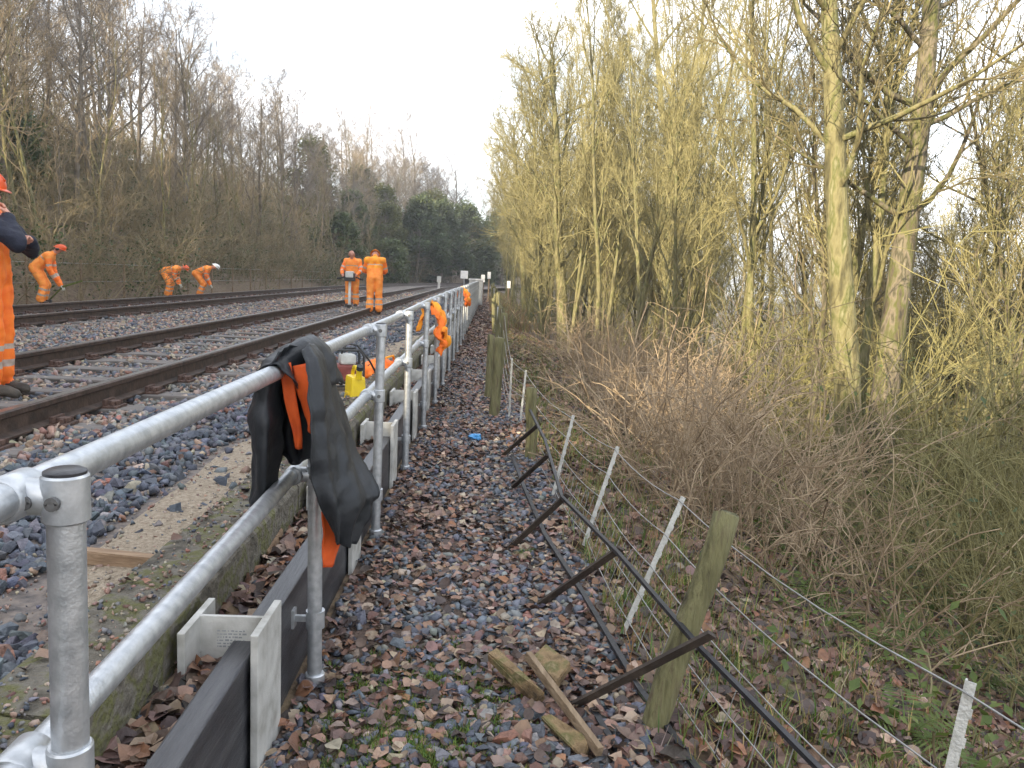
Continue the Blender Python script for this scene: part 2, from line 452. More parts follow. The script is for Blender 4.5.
# ================================================================== the setting
def ground_sheet():
    xs = sorted(set([-900, -400, -200, -110, -80, -60, -50, -44, -38, -34, -30] + [-30 + 1.0 * i for i in range(20)] + [-10, -9.5, -6, -3, -.95, -.7, -.55]
        + [-.5 + .08 * i for i in range(20)] + [1.1 + .2 * i for i in range(25)] + [6 + .7 * i for i in range(22)] + [22, 25, 30, 38, 50, 80, 120, 200, 400, 900]))
    ys = sorted(set([-900, -300, -120, -70] + [-50 + 3 * i for i in range(17)] + [0 + .15 * i for i in range(70)] + [10.5 + .8 * i for i in range(40)] + [43 + 3 * i for i in range(60)] + [225, 260, 320, 450, 700, 1200]))
    rows = []
    for y in ys:
        yb = min(y, 190)
        b = bend(yb)
        rows.append([(x + b, y, zt(x + b, yb)) for x in xs])
    mb = MB().grid(rows)
    o = mb.build('ground', 'soil', smooth=True); o['kind'] = 'structure'
    return o
GROUND = ground_sheet()

# ballast bed that carries both tracks
BX = [-10.9, -10.3, -9.5, -8.3, -7.0, -6.3, -5.3, -4.9, -4.3, -3.6, -2.9, -2.2, -1.9, -1.5, -1.09]
BZ = [.02, .16, .33, .335, .335, .33, .33, .34, .325, .32, .325, .345, .36, .35, .36]
def bed_z(x, Y):
    return interp(x - bend(Y), BX, BZ) + .015 * noise.noise(Vector((x * 2.2, Y * 2.2, 5))) + .02 * noise.noise(Vector((x * .7, Y * .7, 9)))
def bed():
    ys = [-40, -20, -8] + [-4 + .25 * i for i in range(70)] + [13.5 + i for i in range(60)] + [74 + 3 * i for i in range(39)]
    xs = sorted(set(BX + [-10.9 + .2 * i for i in range(48)]) - {-1.3})
    xs = [x for x in xs if x <= -1.085]
    mb = MB()
    rows = []
    for y in ys:
        b = bend(y); k = tdrift(y) - b
        rows.append([(x + b + (k if x < -1.5 else 0) * (1 if x < -1.9 else .5), y, bed_z(x + b, y)) for x in xs])
    mb.grid(rows)
    o = mb.build('ballast_bed', 'ballast_ground', smooth=True); o['kind'] = 'structure'
    return o
BED = bed()

# path between the retaining wall and the leaning fence
def path():
    rows = []
    ys = [-3 + .2 * i for i in range(80)] + [13 + 1.0 * i for i in range(45)] + [58 + 3 * i for i in range(35)]
    for y in ys:
        b = bend(y); e = path_edge(y) - b
        rows.append([(lerp(-.60, e + .03, i / 10) + b, y, .006 + zt(lerp(-.54, e - .01, i / 10) + b, y)) for i in range(11)])
    o = MB().grid(rows).build('path', 'pathsoil', smooth=True); o['kind'] = 'structure'
    return o
PATH = path()
# filling of the slot between kerb and planks
rows = []
for i in range(120):
    y = .2 + .4 * i
    rows.append([(x, y, .255 + .02 * noise.noise(Vector((x * 6, y * 2, 4)))) for x in (-.93, -.86, -.78, -.70, -.66)])
FILL = MB().grid(rows).build('backfill', 'pathsoil', smooth=True); FILL['kind'] = 'structure'
# strip of sandy gravel behind the kerb
rows = []
for i in range(60):
    y = 2.05 + .2 * i
    w = .52 * (.75 + .5 * noise.noise(Vector((0, y * .8, 2)))) * clamp((y - 2.0) * 1.2, .1, 1)
    rows.append([(-1.105 - w * t, y, bed_z(-1.105 - w * t, y) + .012 * (1 - abs(2 * t - 1) ** 3) + .002 - .02 * (t > .95)) for t in (0, .2, .4, .6, .8, 1)])
SAND = MB().grid(rows, flip=True).build('sandy_strip', 'sand', smooth=True); SAND['kind'] = 'structure'

# ------------------------------------------------------------------ tracks
def rail_line(off, y0, y1):
    ys = []; y = y0
    while y < y1: ys.append(y); y += 2.0 if y < 50 else 4.0
    return [Vector((off + tdrift(y), y, 0)) for y in ys]
PROF = [(-.07, 0, 0), (.07, 0, 0), (.07, .012, 0), (.012, .028, 0), (.009, .105, 0), (.034, .118, 0), (.036, .148, 0), (.026, .158, 1), (-.026, .158, 1), (-.036, .148, 0), (-.034, .118, 0), (-.009, .105, 0), (-.012, .028, 0), (-.07, .012, 0)]
SLEEP_TOP = .365
def make_track(name, label, xr, xl, y1, ymin, ns):
    t = thing(name, label, 'railway track', (0, 0, 0), 0, 'railway tracks')
    for off in (xr, xl):
        line = rail_line(off, -12, y1)
        rows = [[(p.x + a, p.y, SLEEP_TOP + .012 + z) for a, z, _ in PROF + PROF[:1]] for p in line]
        mb = MB().grid(rows, flip=True)
        n = len(PROF)
        for i in range(len(mb.f)):
            if i % n in (7,): mb.m[i] = 1
        mb.build('rail', ['rail', 'railtop'], t)
    sme = []
    for v in range(5):
        r = random.Random(v)
        b = MB().box((-1.28, -.125, -.16), (1.28, .125, 0))
        b.v = [(x + r.uniform(-.012, .012), y + r.uniform(-.01, .01), z + r.uniform(-.006, .004)) for x, y, z in b.v]
        sme.append(b.mesh('sleeper', 'sleeper', bevel=.012))
    cm = MB()
    cm.box((-.17, -.09, 0), (.17, .09, .018))
    for s in (-1, 1):
        cm.box((s * .075 - .012, -.075, .018), (s * .075 + .012, .075, .062))
        cm.box((s * .115 - .034, -.035, .018), (s * .115 + .034, .035, .05))
        for q in (-1, 1): cm.tube([(s * .135, q * .062, .018), (s * .135, q * .062, .05)], .014, 6)
    cme = cm.mesh('rail_chair', 'chair', bevel=.004)
    y = ymin; i = 0; mid = (xr + xl) / 2
    while i < ns:
        sx = mid + tdrift(y)
        s = link('sleeper', sme[i % 5], t, (sx, y, SLEEP_TOP)); s.rotation_euler = (0, rng.uniform(-.004, .004), rng.uniform(-.012, .012) + .014)
        for off in (xr, xl):
            link('rail_chair', cme, s, (off - mid, 0, .001))
        y += .72; i += 1
    return t
make_track('railway_track', 'nearer rusty railway track where the men stand, beside the galvanised railing', -2.72, -4.22, 165, 2.2, 80)
make_track('railway_track', 'farther rusty railway track along the foot of the wooded bank', -6.95, -8.45, 165, 8.0, 60)

# ------------------------------------------------------------------ mossy kerb
kerb = thing('kerb', 'mossy concrete kerb along the track side of the railing', 'kerb', (-1.0, 0, 0))
y = -.4
for i in range(20):
    L = 2.0
    rows = []
    r = random.Random(i)
    for j in range(21):
        yy = y + .008 + (L - .016) * j / 20
        jt = lambda k, a=.008: a * noise.noise(Vector((k * 3.1, yy * 5, i * 7)))
        pr = [(-1.155, .02), (-1.155 + jt(1), .44), (-1.13 + jt(2), .462 + jt(3)), (-1.05, .465 + jt(4, .012)), (-.97, .46 + jt(8, .012)), (-.915 + jt(5), .455 + jt(6)), (-.895 + jt(7), .43), (-.895 + jt(9), .3), (-.90, .02)]
        rows.append([(px_ + 1.0 + .055, yy, pz) for px_, pz in pr])
    mb = MB().grid(rows, flip=True)
    k = 9
    mb.f.append(tuple(range(k))); mb.m.append(0)
    mb.f.append(tuple(reversed(range(20 * k, 21 * k)))); mb.m.append(0)
    mb.build('kerb_block', 'concrete', kerb, smooth=False)
    y += L

# ------------------------------------------------------------------ retaining wall of steel sections and planks
wall = thing('retaining_wall', 'low retaining wall of black planks slotted between pale steel sections under the railing', 'retaining wall', (-.69, 0, 0))
HX0, HX1, HW = -.815, -.595, .25
def hsec(lo_z=-.3):
    b = MB(); c = (HX0 + HX1) / 2 + .69; hd = (HX1 - HX0) / 2
    f, w = .021, .013
    pts = [(-hd, -HW / 2), (-hd + f, -HW / 2), (-hd + f, -w / 2), (hd - f, -w / 2), (hd - f, -HW / 2), (hd, -HW / 2), (hd, HW / 2), (hd - f, HW / 2), (hd - f, w / 2), (-hd + f, w / 2), (-hd + f, HW / 2), (-hd, HW / 2)]
    n = len(pts)
    vs = [(c + x, yy, lo_z) for x, yy in pts] + [(c + x, yy, .42) for x, yy in pts]
    fs = [(i, (i + 1) % n, n + (i + 1) % n, n + i) for i in range(n)]
    # caps as three quads
    top = [n + i for i in range(n)]
    fs += [(top[0], top[1], top[10], top[11]), (top[2], top[3], top[8], top[9]), (top[4], top[5], top[6], top[7])]
    return b.add(vs, fs).mesh('steel_section', 'hsteel', bevel=.003)
HME = hsec()
HY = [.72, 2.22] + [2.22 + 1.55 * i for i in range(1, 27)]
for i, y in enumerate(HY):
    h = link('steel_section', HME, wall, (0, y, rng.uniform(-.006, .006) - (0.0 if i != 1 else 0)))
    if i == 1:      # faint lines of stamped print on the web and a drilled hole
        mb = MB(); r = random.Random(5)
        for row in range(6):
            x = -.055
            while x < .02:
                w = r.uniform(.003, .012)
                mb.box((x, -.0075, .375 - row * .0095), (x + w, -.0058, .3785 - row * .0095 + r.uniform(0, .002)))
                x += w + r.uniform(.002, .006)
        mb.build('printed_mark', 'tick', h)
        MB().tube([(.065, -.0085, .395), (.065, -.0055, .395)], .006, 8).build('bolt_hole', 'plug', h)
def plank_mesh(L, H, T, seed, nm='plank'):
    r = random.Random(seed)
    b = MB().box((-T / 2, 0, -H), (T / 2, L, 0))
    return b.mesh(nm, 'plank', bevel=.006)
PM = [plank_mesh(1.50, .355, .075, s) for s in range(3)]
for i in range(len(HY) - 1):
    pl = link('plank', PM[i % 3], wall, (.026 + rng.uniform(-.006, .004), HY[i] + .028, .345 + rng.uniform(-.012, .008)))
    pl.rotation_euler = (rng.uniform(-.004, .004), rng.uniform(-.01, .01), rng.uniform(-.003, .003))

# ------------------------------------------------------------------ railing
RXR, RXP = -.628, -.560          # rail line, post line
rail_t = thing('railing', 'long galvanised tube railing with two rails beside the leaf-strewn path', 'railing', (RXP, 0, 0))
def zrise(y): return .0065 * min(y, 12) + .001 * max(0, y - 12)
def zmid(y): return .688 + .021 * clamp(y, -1, 5) + .0035 * max(0, y - 5)
TOPZ, MIDZ = 1.094, .735
def ztop(y): return TOPZ + zrise(y)
def railtube(zf, y0, y1, r=.0245):
    pts = []; y = y0
    while y <= y1: pts.append((RXR - RXP + .003 * math.sin(y * 1.3), y, zf(y) + .003 * math.sin(y * .9))); y += .7
    return MB().tube(pts, r, 20)
railtube(ztop, -1.4, 40).build('top_rail', 'galv', rail_t, smooth=True)
railtube(zmid, -1.4, 40).build('middle_rail', 'galv', rail_t, smooth=True)
PY = [-.35, 1.065, 2.62, 4.2, 5.68, 7.25] + [7.25 + 1.5 * i for i in range(1, 22)]
def fit_parts(n):
    """tee clamp: sleeve on the post, stub, collar round the rail"""
    b = MB(); dx = RXR - RXP
    b.tube([(0, 0, -.033), (0, 0, -.030), (0, 0, .030), (0, 0, .033)], [.0275, .0302, .0302, .0275], n)
    b.tube([(-.012, 0, 0), (dx + .01, 0, 0)], .0255, n)
    b.tube([(dx, -.036, 0), (dx, -.032, 0), (dx, .032, 0), (dx, .036, 0)], [.0282, .0315, .0315, .0282], n)
    return b
def fit_mesh(n): return fit_parts(n).mesh('clamp', 'galvfit', smooth=False)
def smooth_angle(me):
    me.polygons.foreach_set('use_smooth', [True] * len(me.polygons))
    try: me.set_sharp_from_angle(angle=math.radians(40))
    except Exception: pass
    return me
FIT_HI, FIT_LO = smooth_angle(fit_mesh(28)), smooth_angle(fit_mesh(12))
def cap_mesh():
    return smooth_angle(MB().tube([(0, 0, .033), (0, 0, .037), (0, 0, .040)], [.027, .027, .021], 24).mesh('end_plug', 'plug'))
def screw_mesh():
    return smooth_angle(MB().tube([(0, 0, 0), (0, -.007, 0), (0, -.0075, 0), (0, -.004, 0)], [.0095, .0095, .0055, .005], 14).mesh('grub_screw', 'screw'))
CAPME, SCRME = cap_mesh(), screw_mesh()
def foot_mesh():
    b = MB()
    b.tube([(0, 0, -.03), (0, 0, .03)], .032, 16)
    b.box((-.075, -.008, -.010), (-.02, .008, .010))
    b.box((-.082, -.02, -.032), (-.068, .02, .032))
    return smooth_angle(b.mesh('wall_bracket', 'galvfit'))
FOOT = foot_mesh()
COLLAR = smooth_angle(MB().tube([(0, 0, -.02), (0, 0, -.016), (0, 0, .016), (0, 0, .02)], [.03, .034, .034, .03], 16).mesh('foot_collar', 'galvfit'))
for i, y in enumerate(PY):
    n = 24 if y < 6 else 12
    lean = {1: (.012, -.004), 2: (-.012, .01)}.get(i, (rng.uniform(-.006, .006), rng.uniform(-.01, .01)))
    zt_, zm_ = ztop(y), zmid(y)
    H = zt_ - .02
    post = smooth_angle(MB().tube([(-lean[0] * k, -lean[1] * k, zt_ - H * k) for k in (0, .25, .5, .75, 1)], .0242, n).mesh('post', 'galv'))
    # bottom end cap kept: post reaches the ground
    p = link('post', post, rail_t, (0, y, 0))
    hi = y < 6
    f1 = link('clamp', FIT_HI if hi else FIT_LO, p, (0, 0, zt_)); f2 = link('clamp', FIT_HI if hi else FIT_LO, p, (-lean[0] * .35, 0, zm_))
    if hi:
        link('end_plug', CAPME, p, (0, 0, zt_))
        for zz in (zt_, zm_):
            link('grub_screw', SCRME, p, (.0, -.0305, zz)); link('grub_screw', SCRME, p, (RXR - RXP + .028, -.0225, zz - .002))
    link('wall_bracket', FOOT, p, (-lean[0] * .8, 0, .24)); link('foot_collar', COLLAR, p, (-lean[0], -lean[1], .03))

# ------------------------------------------------------------------ stones and leaves lying on the ground
def spread(n, fx, y0, y1, power=1.0):
    """n points; denser near the camera; fx(Y)->(xa,xb)"""
    u = nrs.rand(n) ** power
    Y = y0 + (y1 - y0) * u
    X = np.array([lerp(*fx(y), r) for y, r in zip(Y, nrs.rand(n))])
    return X, Y
def nz(x, y, s, o=0): return noise.noise(Vector((x * s, y * s, o)))

# path: blue-grey and pinkish stones and brown leaves
X, Y = spread(21000, lambda y: (-.59 + bend(y), path_edge(y) + .12), 1.2, 17, 1.7)
keep = np.array([(.72 + .9 * nz(x, y, 1.3, 3) + .5 * (y < 4) * (x > -.35)) > nrs.rand() * .9 for x, y in zip(X, Y)])
X, Y = X[keep], Y[keep]; n = len(X)
S = np.clip(nrs.normal(.021, .006, (n, 1)), .009, .042) * nrs.uniform(.7, 1.2, (n, 3)); S[:, 2] *= .7
Z = np.array([zt(x, y) for x, y in zip(X, Y)]) + S[:, 2] * nrs.uniform(.1, .75, n) + .006
litter(PATH, 'stone', 'small_stones', STONES, STONE_ME, 'stone', np.stack([X, Y, Z], 1), rotmats(n, .35), S, pick(STONE_C, [5, 5, 3, 2.4, 1, 2.2, 2, 1], n))
X, Y = spread(32000, lambda y: (-.59 + bend(y), path_edge(y) + .5), 1.2, 24, 1.7)
keep = np.array([(.52 - .8 * nz(x, y, 1.3, 3) - .22 * (y < 3.6) * (x > -.3)) > nrs.rand() for x, y in zip(X, Y)])
X, Y = X[keep], Y[keep]; n = len(X)
S = np.repeat(np.clip(nrs.normal(.040, .013, (n, 1)), .016, .085), 3, 1)
Z = np.array([zt(x, y) for x, y in zip(X, Y)]) + .012 + .022 * nrs.rand(n)
litter(PATH, 'dead_leaf', 'dead_leaves', LEAVES, LEAF_ME, 'leaf', np.stack([X, Y, Z], 1), rotmats(n, .33), S, pick(LEAF_C, [2, 3, 2.6, 2, 2, 3, 1.4, 2], n))

X, Y = spread(9000, lambda y: (-.59 + bend(y), path_edge(y) + .7), 14, 60, 1.3)
n = len(X); S = np.repeat(np.clip(nrs.normal(.07, .02, (n, 1)), .03, .13), 3, 1)
Z = np.array([zt(x, y) for x, y in zip(X, Y)]) + .015 + .02 * nrs.rand(n)
me = scatter_mesh('dead_leaves', LEAVES, np.stack([X, Y, Z], 1), rotmats(n, .3), S, pick(LEAF_C, [2, 3, 2.6, 2, 2, 3, 1.4, 2], n), 'leaf'); o = link('dead_leaves', me, PATH); o['kind'] = 'stuff'
# grit, crumbs and leaves on the kerb and the sandy strip
n = 5000
X = np.concatenate([nrs.uniform(-1.08, -.86, 2500), nrs.uniform(-1.6, -1.09, 2500)]); Y = np.concatenate([1.0 + 10 * nrs.rand(2500) ** 1.5, 2.1 + 10 * nrs.rand(2500) ** 1.4])
S = np.clip(nrs.normal(.006, .003, (n, 1)), .002, .016) * nrs.uniform(.7, 1.2, (n, 3))
Z = np.concatenate([np.full(2500, .466), np.array([bed_z(x, y) + .012 for x, y in zip(X[2500:], Y[2500:])])]) + .002
C = pick(STONE_C, [1, 1, 1, 2, 1, 3, 4, 1], n); me = scatter_mesh('grit', STONES, np.stack([X, Y, Z], 1), rotmats(n, .5), S, C, 'stone'); o = link('grit', me, SAND); o['kind'] = 'stuff'
n = 150; X = nrs.uniform(-1.07, -.87, n); Y = 1.2 + 9 * nrs.rand(n); S = np.repeat(np.clip(nrs.normal(.035, .01, (n, 1)), .015, .06), 3, 1)
me = scatter_mesh('dead_leaves', LEAVES, np.stack([X, Y, np.full(n, .476)], 1), rotmats(n, .3), S, pick(LEAF_C, [1, 1, 1, 1, 1, 1, 1, 1], n), 'leaf'); o = link('dead_leaves', me, SAND); o['kind'] = 'stuff'
# slot behind the planks
n = 700
X = nrs.uniform(-.87, -.69, n); Y = 1.2 + 9 * nrs.rand(n) ** 1.6
S = np.clip(nrs.normal(.021, .006, (n, 1)), .01, .04) * nrs.uniform(.7, 1.2, (n, 3))
litter(FILL, 'stone', 'small_stones', STONES, STONE_ME, 'stone', np.stack([X, Y, .265 + .02 * nrs.rand(n)], 1), rotmats(n, .4), S, pick(STONE_C, [4, 4, 3, 2, 2, 2, 2, 1], n), 90)
n = 2600
X = nrs.uniform(-.87, -.69, n); Y = 1.2 + 16 * nrs.rand(n) ** 1.6
S = np.repeat(np.clip(nrs.normal(.055, .014, (n, 1)), .025, .1), 3, 1)
litter(FILL, 'dead_leaf', 'dead_leaves', LEAVES, LEAF_ME, 'leaf', np.stack([X, Y, .275 + .03 * nrs.rand(n)], 1), rotmats(n, .4), S, pick(LEAF_C, [2, 3, 2, 3, 2, 2.5, 1.4, 2.5], n), 90)

# ballast: dark blue-grey stones beside the kerb, paler brown among the rails
def in_sleeper_gap(x, y): return True
X, Y = spread(34000, lambda y: (-10.2 + bend(y), -1.1 + bend(y)), 1.0, 46, 1.55)
# concentrate on the near shoulder
X2 = np.concatenate([nrs.uniform(-2.4, -1.1, 12000), nrs.uniform(-6.6, -2.0, 16000)]); Y2 = np.concatenate([1.0 + 13 * nrs.rand(12000) ** 1.5, 3.5 + 16 * nrs.rand(16000) ** 1.3])
X = np.concatenate([X, X2]); Y = np.concatenate([Y, Y2])
sandw = np.array([(-1.105 - .52 * (.75 + .5 * nz(0, y, .8, 2)) < x) and (2.2 < y < 14) for x, y in zip(X, Y)])
keep = ~(sandw & (nrs.rand(len(X)) > .04))
X, Y = X[keep], Y[keep]; n = len(X)
S = np.clip(nrs.normal(.029, .007, (n, 1)), .012, .052) * nrs.uniform(.7, 1.25, (n, 3)); S[:, 2] *= .8
S *= (1 + np.clip(Y - 12, 0, 40) * .02)[:, None]
Z = np.array([bed_z(x, y) for x, y in zip(X, Y)]) + S[:, 2] * nrs.uniform(.15, .9, n)
dark = (X > -2.35)
C = np.where(dark[:, None], pick(STONE_C, [6, 4, 5, 1.2, .5, .5, .5, .4], n), pick(STONE_C, [1.5, 2, 1, 3, .6, 3, 4, .8], n))
redpatch = dark & (Y < 2.7) & (X < -1.35)
C = np.where(redpatch[:, None] & (nrs.rand(n) < .25)[:, None], pick(STONE_C, [0, 0, 0, 0, 4, 4, 1, 2], n), C)
litter(BED, 'stone', 'ballast_stones', STONES, STONE_ME, 'stone', np.stack([X, Y, Z], 1), rotmats(n, .6), S, C)

# leaf litter over the falling slope
X, Y = spread(30000, lambda y: (path_edge(y) + .02, path_edge(y) + 2.5 + .28 * y), 1.0, 24, 1.5)
n = len(X)
S = np.repeat(np.clip(nrs.normal(.050, .015, (n, 1)), .022, .10), 3, 1) * (1 + np.clip(Y - 6, 0, 30) * .03)[:, None]
Z = np.array([zt(x, y) for x, y in zip(X, Y)]) + .012 + .035 * nrs.rand(n)
litter(GROUND, 'dead_leaf', 'dead_leaves', LEAVES, LEAF_ME, 'leaf', np.stack([X, Y, Z], 1), rotmats(n, .4), S, pick(LEAF_C, [3, 3, 1.4, 3.5, .8, 2, 2, 3], n), 200)

# ------------------------------------------------------------------ grass, moss
def blades(name, pts, h, col, w=.004, spreadr=.05, per=14):
    V, F, C = [], [], []
    for (x, y, z) in pts:
        for _ in range(per):
            a = rng.uniform(0, 6.28); r = rng.random() * spreadr
            bx, by = x + math.cos(a) * r, y + math.sin(a) * r
            hh = h * rng.uniform(.5, 1.2); b = rng.uniform(.1, .8) * hh; a2 = rng.uniform(0, 6.28)
            dx, dy = math.cos(a2), math.sin(a2); o = len(V)
            for t in (0, .5, 1):
                cx, cy, cz = bx + dx * b * t * t, by + dy * b * t * t, z + hh * t * (1 - .25 * t * (b / hh))
                ww = w * (1 - .85 * t)
                V += [(cx - dy * ww, cy + dx * ww, cz), (cx + dy * ww, cy - dx * ww, cz)]
            F += [(o, o + 1, o + 3, o + 2), (o + 2, o + 3, o + 5, o + 4)]
            c = [q * rng.uniform(.7, 1.3) for q in col[rng.randrange(len(col))]]
            C += [(*c, 1)] * 6
    me = bpy.data.meshes.new(name); me.from_pydata(V, [], F); me.materials.append(M['grass'])
    ca = me.color_attributes.new('col', 'FLOAT_COLOR', 'POINT'); ca.data.foreach_set('color', np.array(C, np.float32).ravel())
    return link(name, me)
GREENS = [(.10, .15, .025), (.16, .20, .04), (.07, .11, .02)]
STRAW = [(.26, .20, .10), (.32, .26, .14), (.18, .17, .06), (.22, .15, .08)]
pts = []
for _ in range(420):
    x, y = rng.gauss(-.22, .14), rng.gauss(2.25, .25)
    if -.55 < x < .2 and 1.6 < y < 3: pts.append((x, y, zt(x, y) + .008))
for _ in range(60):
    x, y = rng.gauss(.1, .12), rng.gauss(2.6, .2)
    pts.append((x, y, zt(x, y) + .008))
tag(blades('moss_growth', pts, .022, GREENS, .0035, .03, 26), 'small green moss and weeds at the foot of the path', 'moss', kind='stuff')
pts = []
for _ in range(1700):
    y = 1.3 + 22 * rng.random() ** 1.4
    x = path_edge(y) + abs(rng.gauss(0, .75)) * (1 + .05 * y) + .05
    pts.append((x, y, zt(x, y)))
tag(blades('dry_grass', pts, .13, STRAW + GREENS, .0035, .09, 13), 'dry straw and grass tufts along the slope by the fence', 'grass', kind='stuff')
pts = []
for _ in range(300):
    y = 24 + 40 * rng.random()
    x = path_edge(y) + abs(rng.gauss(0, .7)) + .05
    pts.append((x, y, zt(x, y)))
tag(blades('tall_dry_grass', pts, .55, STRAW, .012, .25, 22), 'tall pale dry grass beside the far end of the path', 'grass', kind='stuff')
# moss cushions on the slope
MOSSL = ['green moss cushion beyond the fence behind the third steel stake', 'green moss cushion right behind the second steel stake top', 'green moss cushion just left of the leaning wooden post', 'small green moss cushion near the brambles, farthest but one', 'green moss cushion right of the leaning wooden post', 'largest green moss cushion, beside the top of the wooden post', 'small green moss cushion between wooden post and steel stake', 'farthest small moss cushion, near the old wooden posts']
for i, (px_, py_, s) in enumerate([(645, 510, .07), (672, 500, .06), (700, 575, .07), (620, 478, .05), (760, 640, .06), (735, 548, .08), (690, 545, .05), (560, 470, .05)]):
    P = on_ground(px_, py_)
    b = MB(); bm = bmesh.new(); bmesh.ops.create_icosphere(bm, subdivisions=3, radius=1)
    for v in bm.verts:
        k = 1 + .35 * noise.noise(v.co * 1.8 + Vector((i * 5, 0, 0))) + .12 * noise.noise(v.co * 6)
        v.co = Vector((v.co.x * s * 1.5 * k, v.co.y * s * 1.3 * k, max(v.co.z, -.3) * s * .55 * k))
    me = bpy.data.meshes.new('moss_cushion'); bm.to_mesh(me); bm.free(); me.materials.append(M['moss'])
    me.polygons.foreach_set('use_smooth', [True] * len(me.polygons))
    o = link('moss_cushion', me, None, P); o.rotation_euler = (0, 0, i)
    tag(o, MOSSL[i], 'moss', 'moss cushions on the slope')

# ------------------------------------------------------------------ leaning wire fence
fence = thing('wire_fence', 'leaning wire fence of pale steel stakes and old wooden posts beside the path', 'fence', (.6, 0, 0))
def loc(P): return Vector(P) - Vector((.6, 0, 0))
def stake(base, top, s=1.0):
    base, top = Vector(base), Vector(top); d = (top - base).normalized(); base = base - d * .25
    b = MB()
    w, t = .021 * s, .004 * s
    x = Vector((.8, -.6, 0)); x = (x - d * x.dot(d)).normalized(); y2 = d.cross(x)
    R = Matrix((x, y2, d)).transposed(); L = (top - base).length
    b.box((0, 0, 0), (w, t, L), 0, R, loc(base)); b.box((0, t, 0), (t, w, L), 0, R, loc(base))
    n = int(L / .06)
    for i in range(n):       # punched lugs along the edge
        b.box((w, 0, .03 + i * .06), (w + .004, t, .05 + i * .06), 0, R, loc(base))
    return b.build('steel_stake', 'stake', fence)
def wpost(base, top, r, seed):
    base, top = Vector(base), Vector(top); d = (top - base); b0 = base - d.normalized() * .2
    pts, rad = [], []
    for i in range(13):
        t = i / 12
        pts.append(loc(b0.lerp(top, t)) + Vector((nz(t * 3, seed, 1, 1), nz(t * 3, seed, 1, 2), 0)) * .02); rad.append(r * (1.08 - .12 * t + .07 * nz(t * 5, seed, 1.3, 5)))
    b = MB().tube(pts, rad, 14)
    b.v = [(x + .006 * nz(x * 60, z * 8, 1, seed), y + .006 * nz(y * 60, z * 8, 1, seed + 9), z + (.02 * nz(x * 40, y * 40, 1, seed) if i >= 12 * 14 else 0)) for i, (x, y, z) in enumerate(b.v)]
    return b.build('wooden_post', 'postwood', fence, smooth=True)
def base_of(px_, py_): return onz(px_, py_, -.02)
S1b = onz(925, 775, -.03); STK = []
def stake_px(bx, by, tx, ty, s=1.0):
    b = base_of(bx, by); t = ony(tx, ty, b.y + .05); stake(b, t, s); STK.append((b, t)); return b, t
sA = (Vector((.86, 1.42, -.08)), ony(965, 680, 1.5)); stake(*sA)
wb = base_of(650, 735); wt = ony(727, 513, wb.y + .06); wpost(wb, wt, .042, 3)
sB = stake_px(617, 640, 681, 496); sC = stake_px(580, 550, 616, 446); sD = stake_px(550, 500, 572, 415)
w2b = base_of(530, 462); w2t = ony(532, 388, w2b.y); wpost(w2b, w2t, .045, 5)
sE = stake_px(519, 425, 525, 370); sF = stake_px(508, 420, 511, 358)
w3b = base_of(494, 418); w3t = ony(500, 338, w3b.y); wpost(w3b, w3t, .055, 8)
w4b = base_of(488, 400); w4t = ony(491, 335, w4b.y); wpost(w4b, w4t, .04, 9)
yy = 11.6
FARP = []
while yy < 62:
    x = path_edge(yy) + rng.uniform(-.05, .08); z = zt(x, yy)
    tp = (x + rng.uniform(-.06, .10), yy + rng.uniform(-.08, .08), z + rng.uniform(.85, 1.1))
    if rng.random() < .7: wpost((x, yy, z), tp, .05, yy)
    else: stake((x, yy, z), tp, 1.4)
    FARP.append((Vector((x, yy, z)), Vector(tp))); yy += rng.uniform(1.5, 2.3)
# wires strung along the stakes, sagging
ends = [(Vector((1.05, .5, -.1)), Vector((1.3, .45, .72))), sA, sB, sC, sD, sE, sF] + FARP
for lv in (.97, .74, .52, .33, .15):
    pts = []
    for (b0, t0), (b1, t1) in zip(ends, ends[1:]):
        p, q = b0.lerp(t0, lv), b1.lerp(t1, lv)
        for k in range(6):
            t = k / 6
            pts.append(loc(p.lerp(q, t)) + Vector((0, 0, -.05 * 4 * t * (1 - t) * min(1, (q - p).length / 2))))
    MB().tube(pts, .0024, 5).build('fence_wire', 'wire', fence, smooth=True)
for (b0, t0), (b1, t1) in zip(ends[1:4], ends[2:5]):
    for k in range(1, 10):
        t = k / 10
        MB().tube([loc(b0.lerp(b1, t).lerp(t0.lerp(t1, t), lv)) + Vector((.004 * math.sin(k * 3 + lv * 9), 0, -.05 * 4 * t * (1 - t))) for lv in (.05, .3, .52)], .0017, 4).build('netting_wire', 'wire', fence)

# ------------------------------------------------------------------ fallen black ladder-like panel against the fence
lad = thing('fallen_panel', 'fallen black ladder-like metal panel leaning along the wire fence', 'panel', (.5, 3, 0))
def lloc(P): return Vector(P) - Vector((.5, 3, 0))
LOW = [onz(712, 790, .02), onz(640, 690, .03), onz(582, 592, .04), onz(545, 535, .05), onz(525, 490, .06), onz(512, 455, .08)]
UPP = [ony(830, 780, 1.75), ony(700, 648, 2.25), ony(618, 553, 3.0), ony(562, 497, 3.85), ony(545, 440, 4.9), ony(530, 410, 6.0)]
UPP = [Vector((p.x, p.y, max(p.z, .12))) for p in UPP]
def bars(ptl, nm, mt, w, h):
    b = MB()
    rows = []
    for i, p in enumerate(ptl):
        p = lloc(p)
        rows.append([p + Vector((dx * w / 2, 0, dz * h / 2)) for dx, dz in ((-1, -1), (1, -1), (1, 1), (-1, 1), (-1, -1))])
    b.grid(rows); b.f.append((0, 1, 2, 3)); b.m.append(0); k = (len(rows) - 1) * 5; b.f.append((k + 3, k + 2, k + 1, k)); b.m.append(0)
    return b.build(nm, mt, lad)
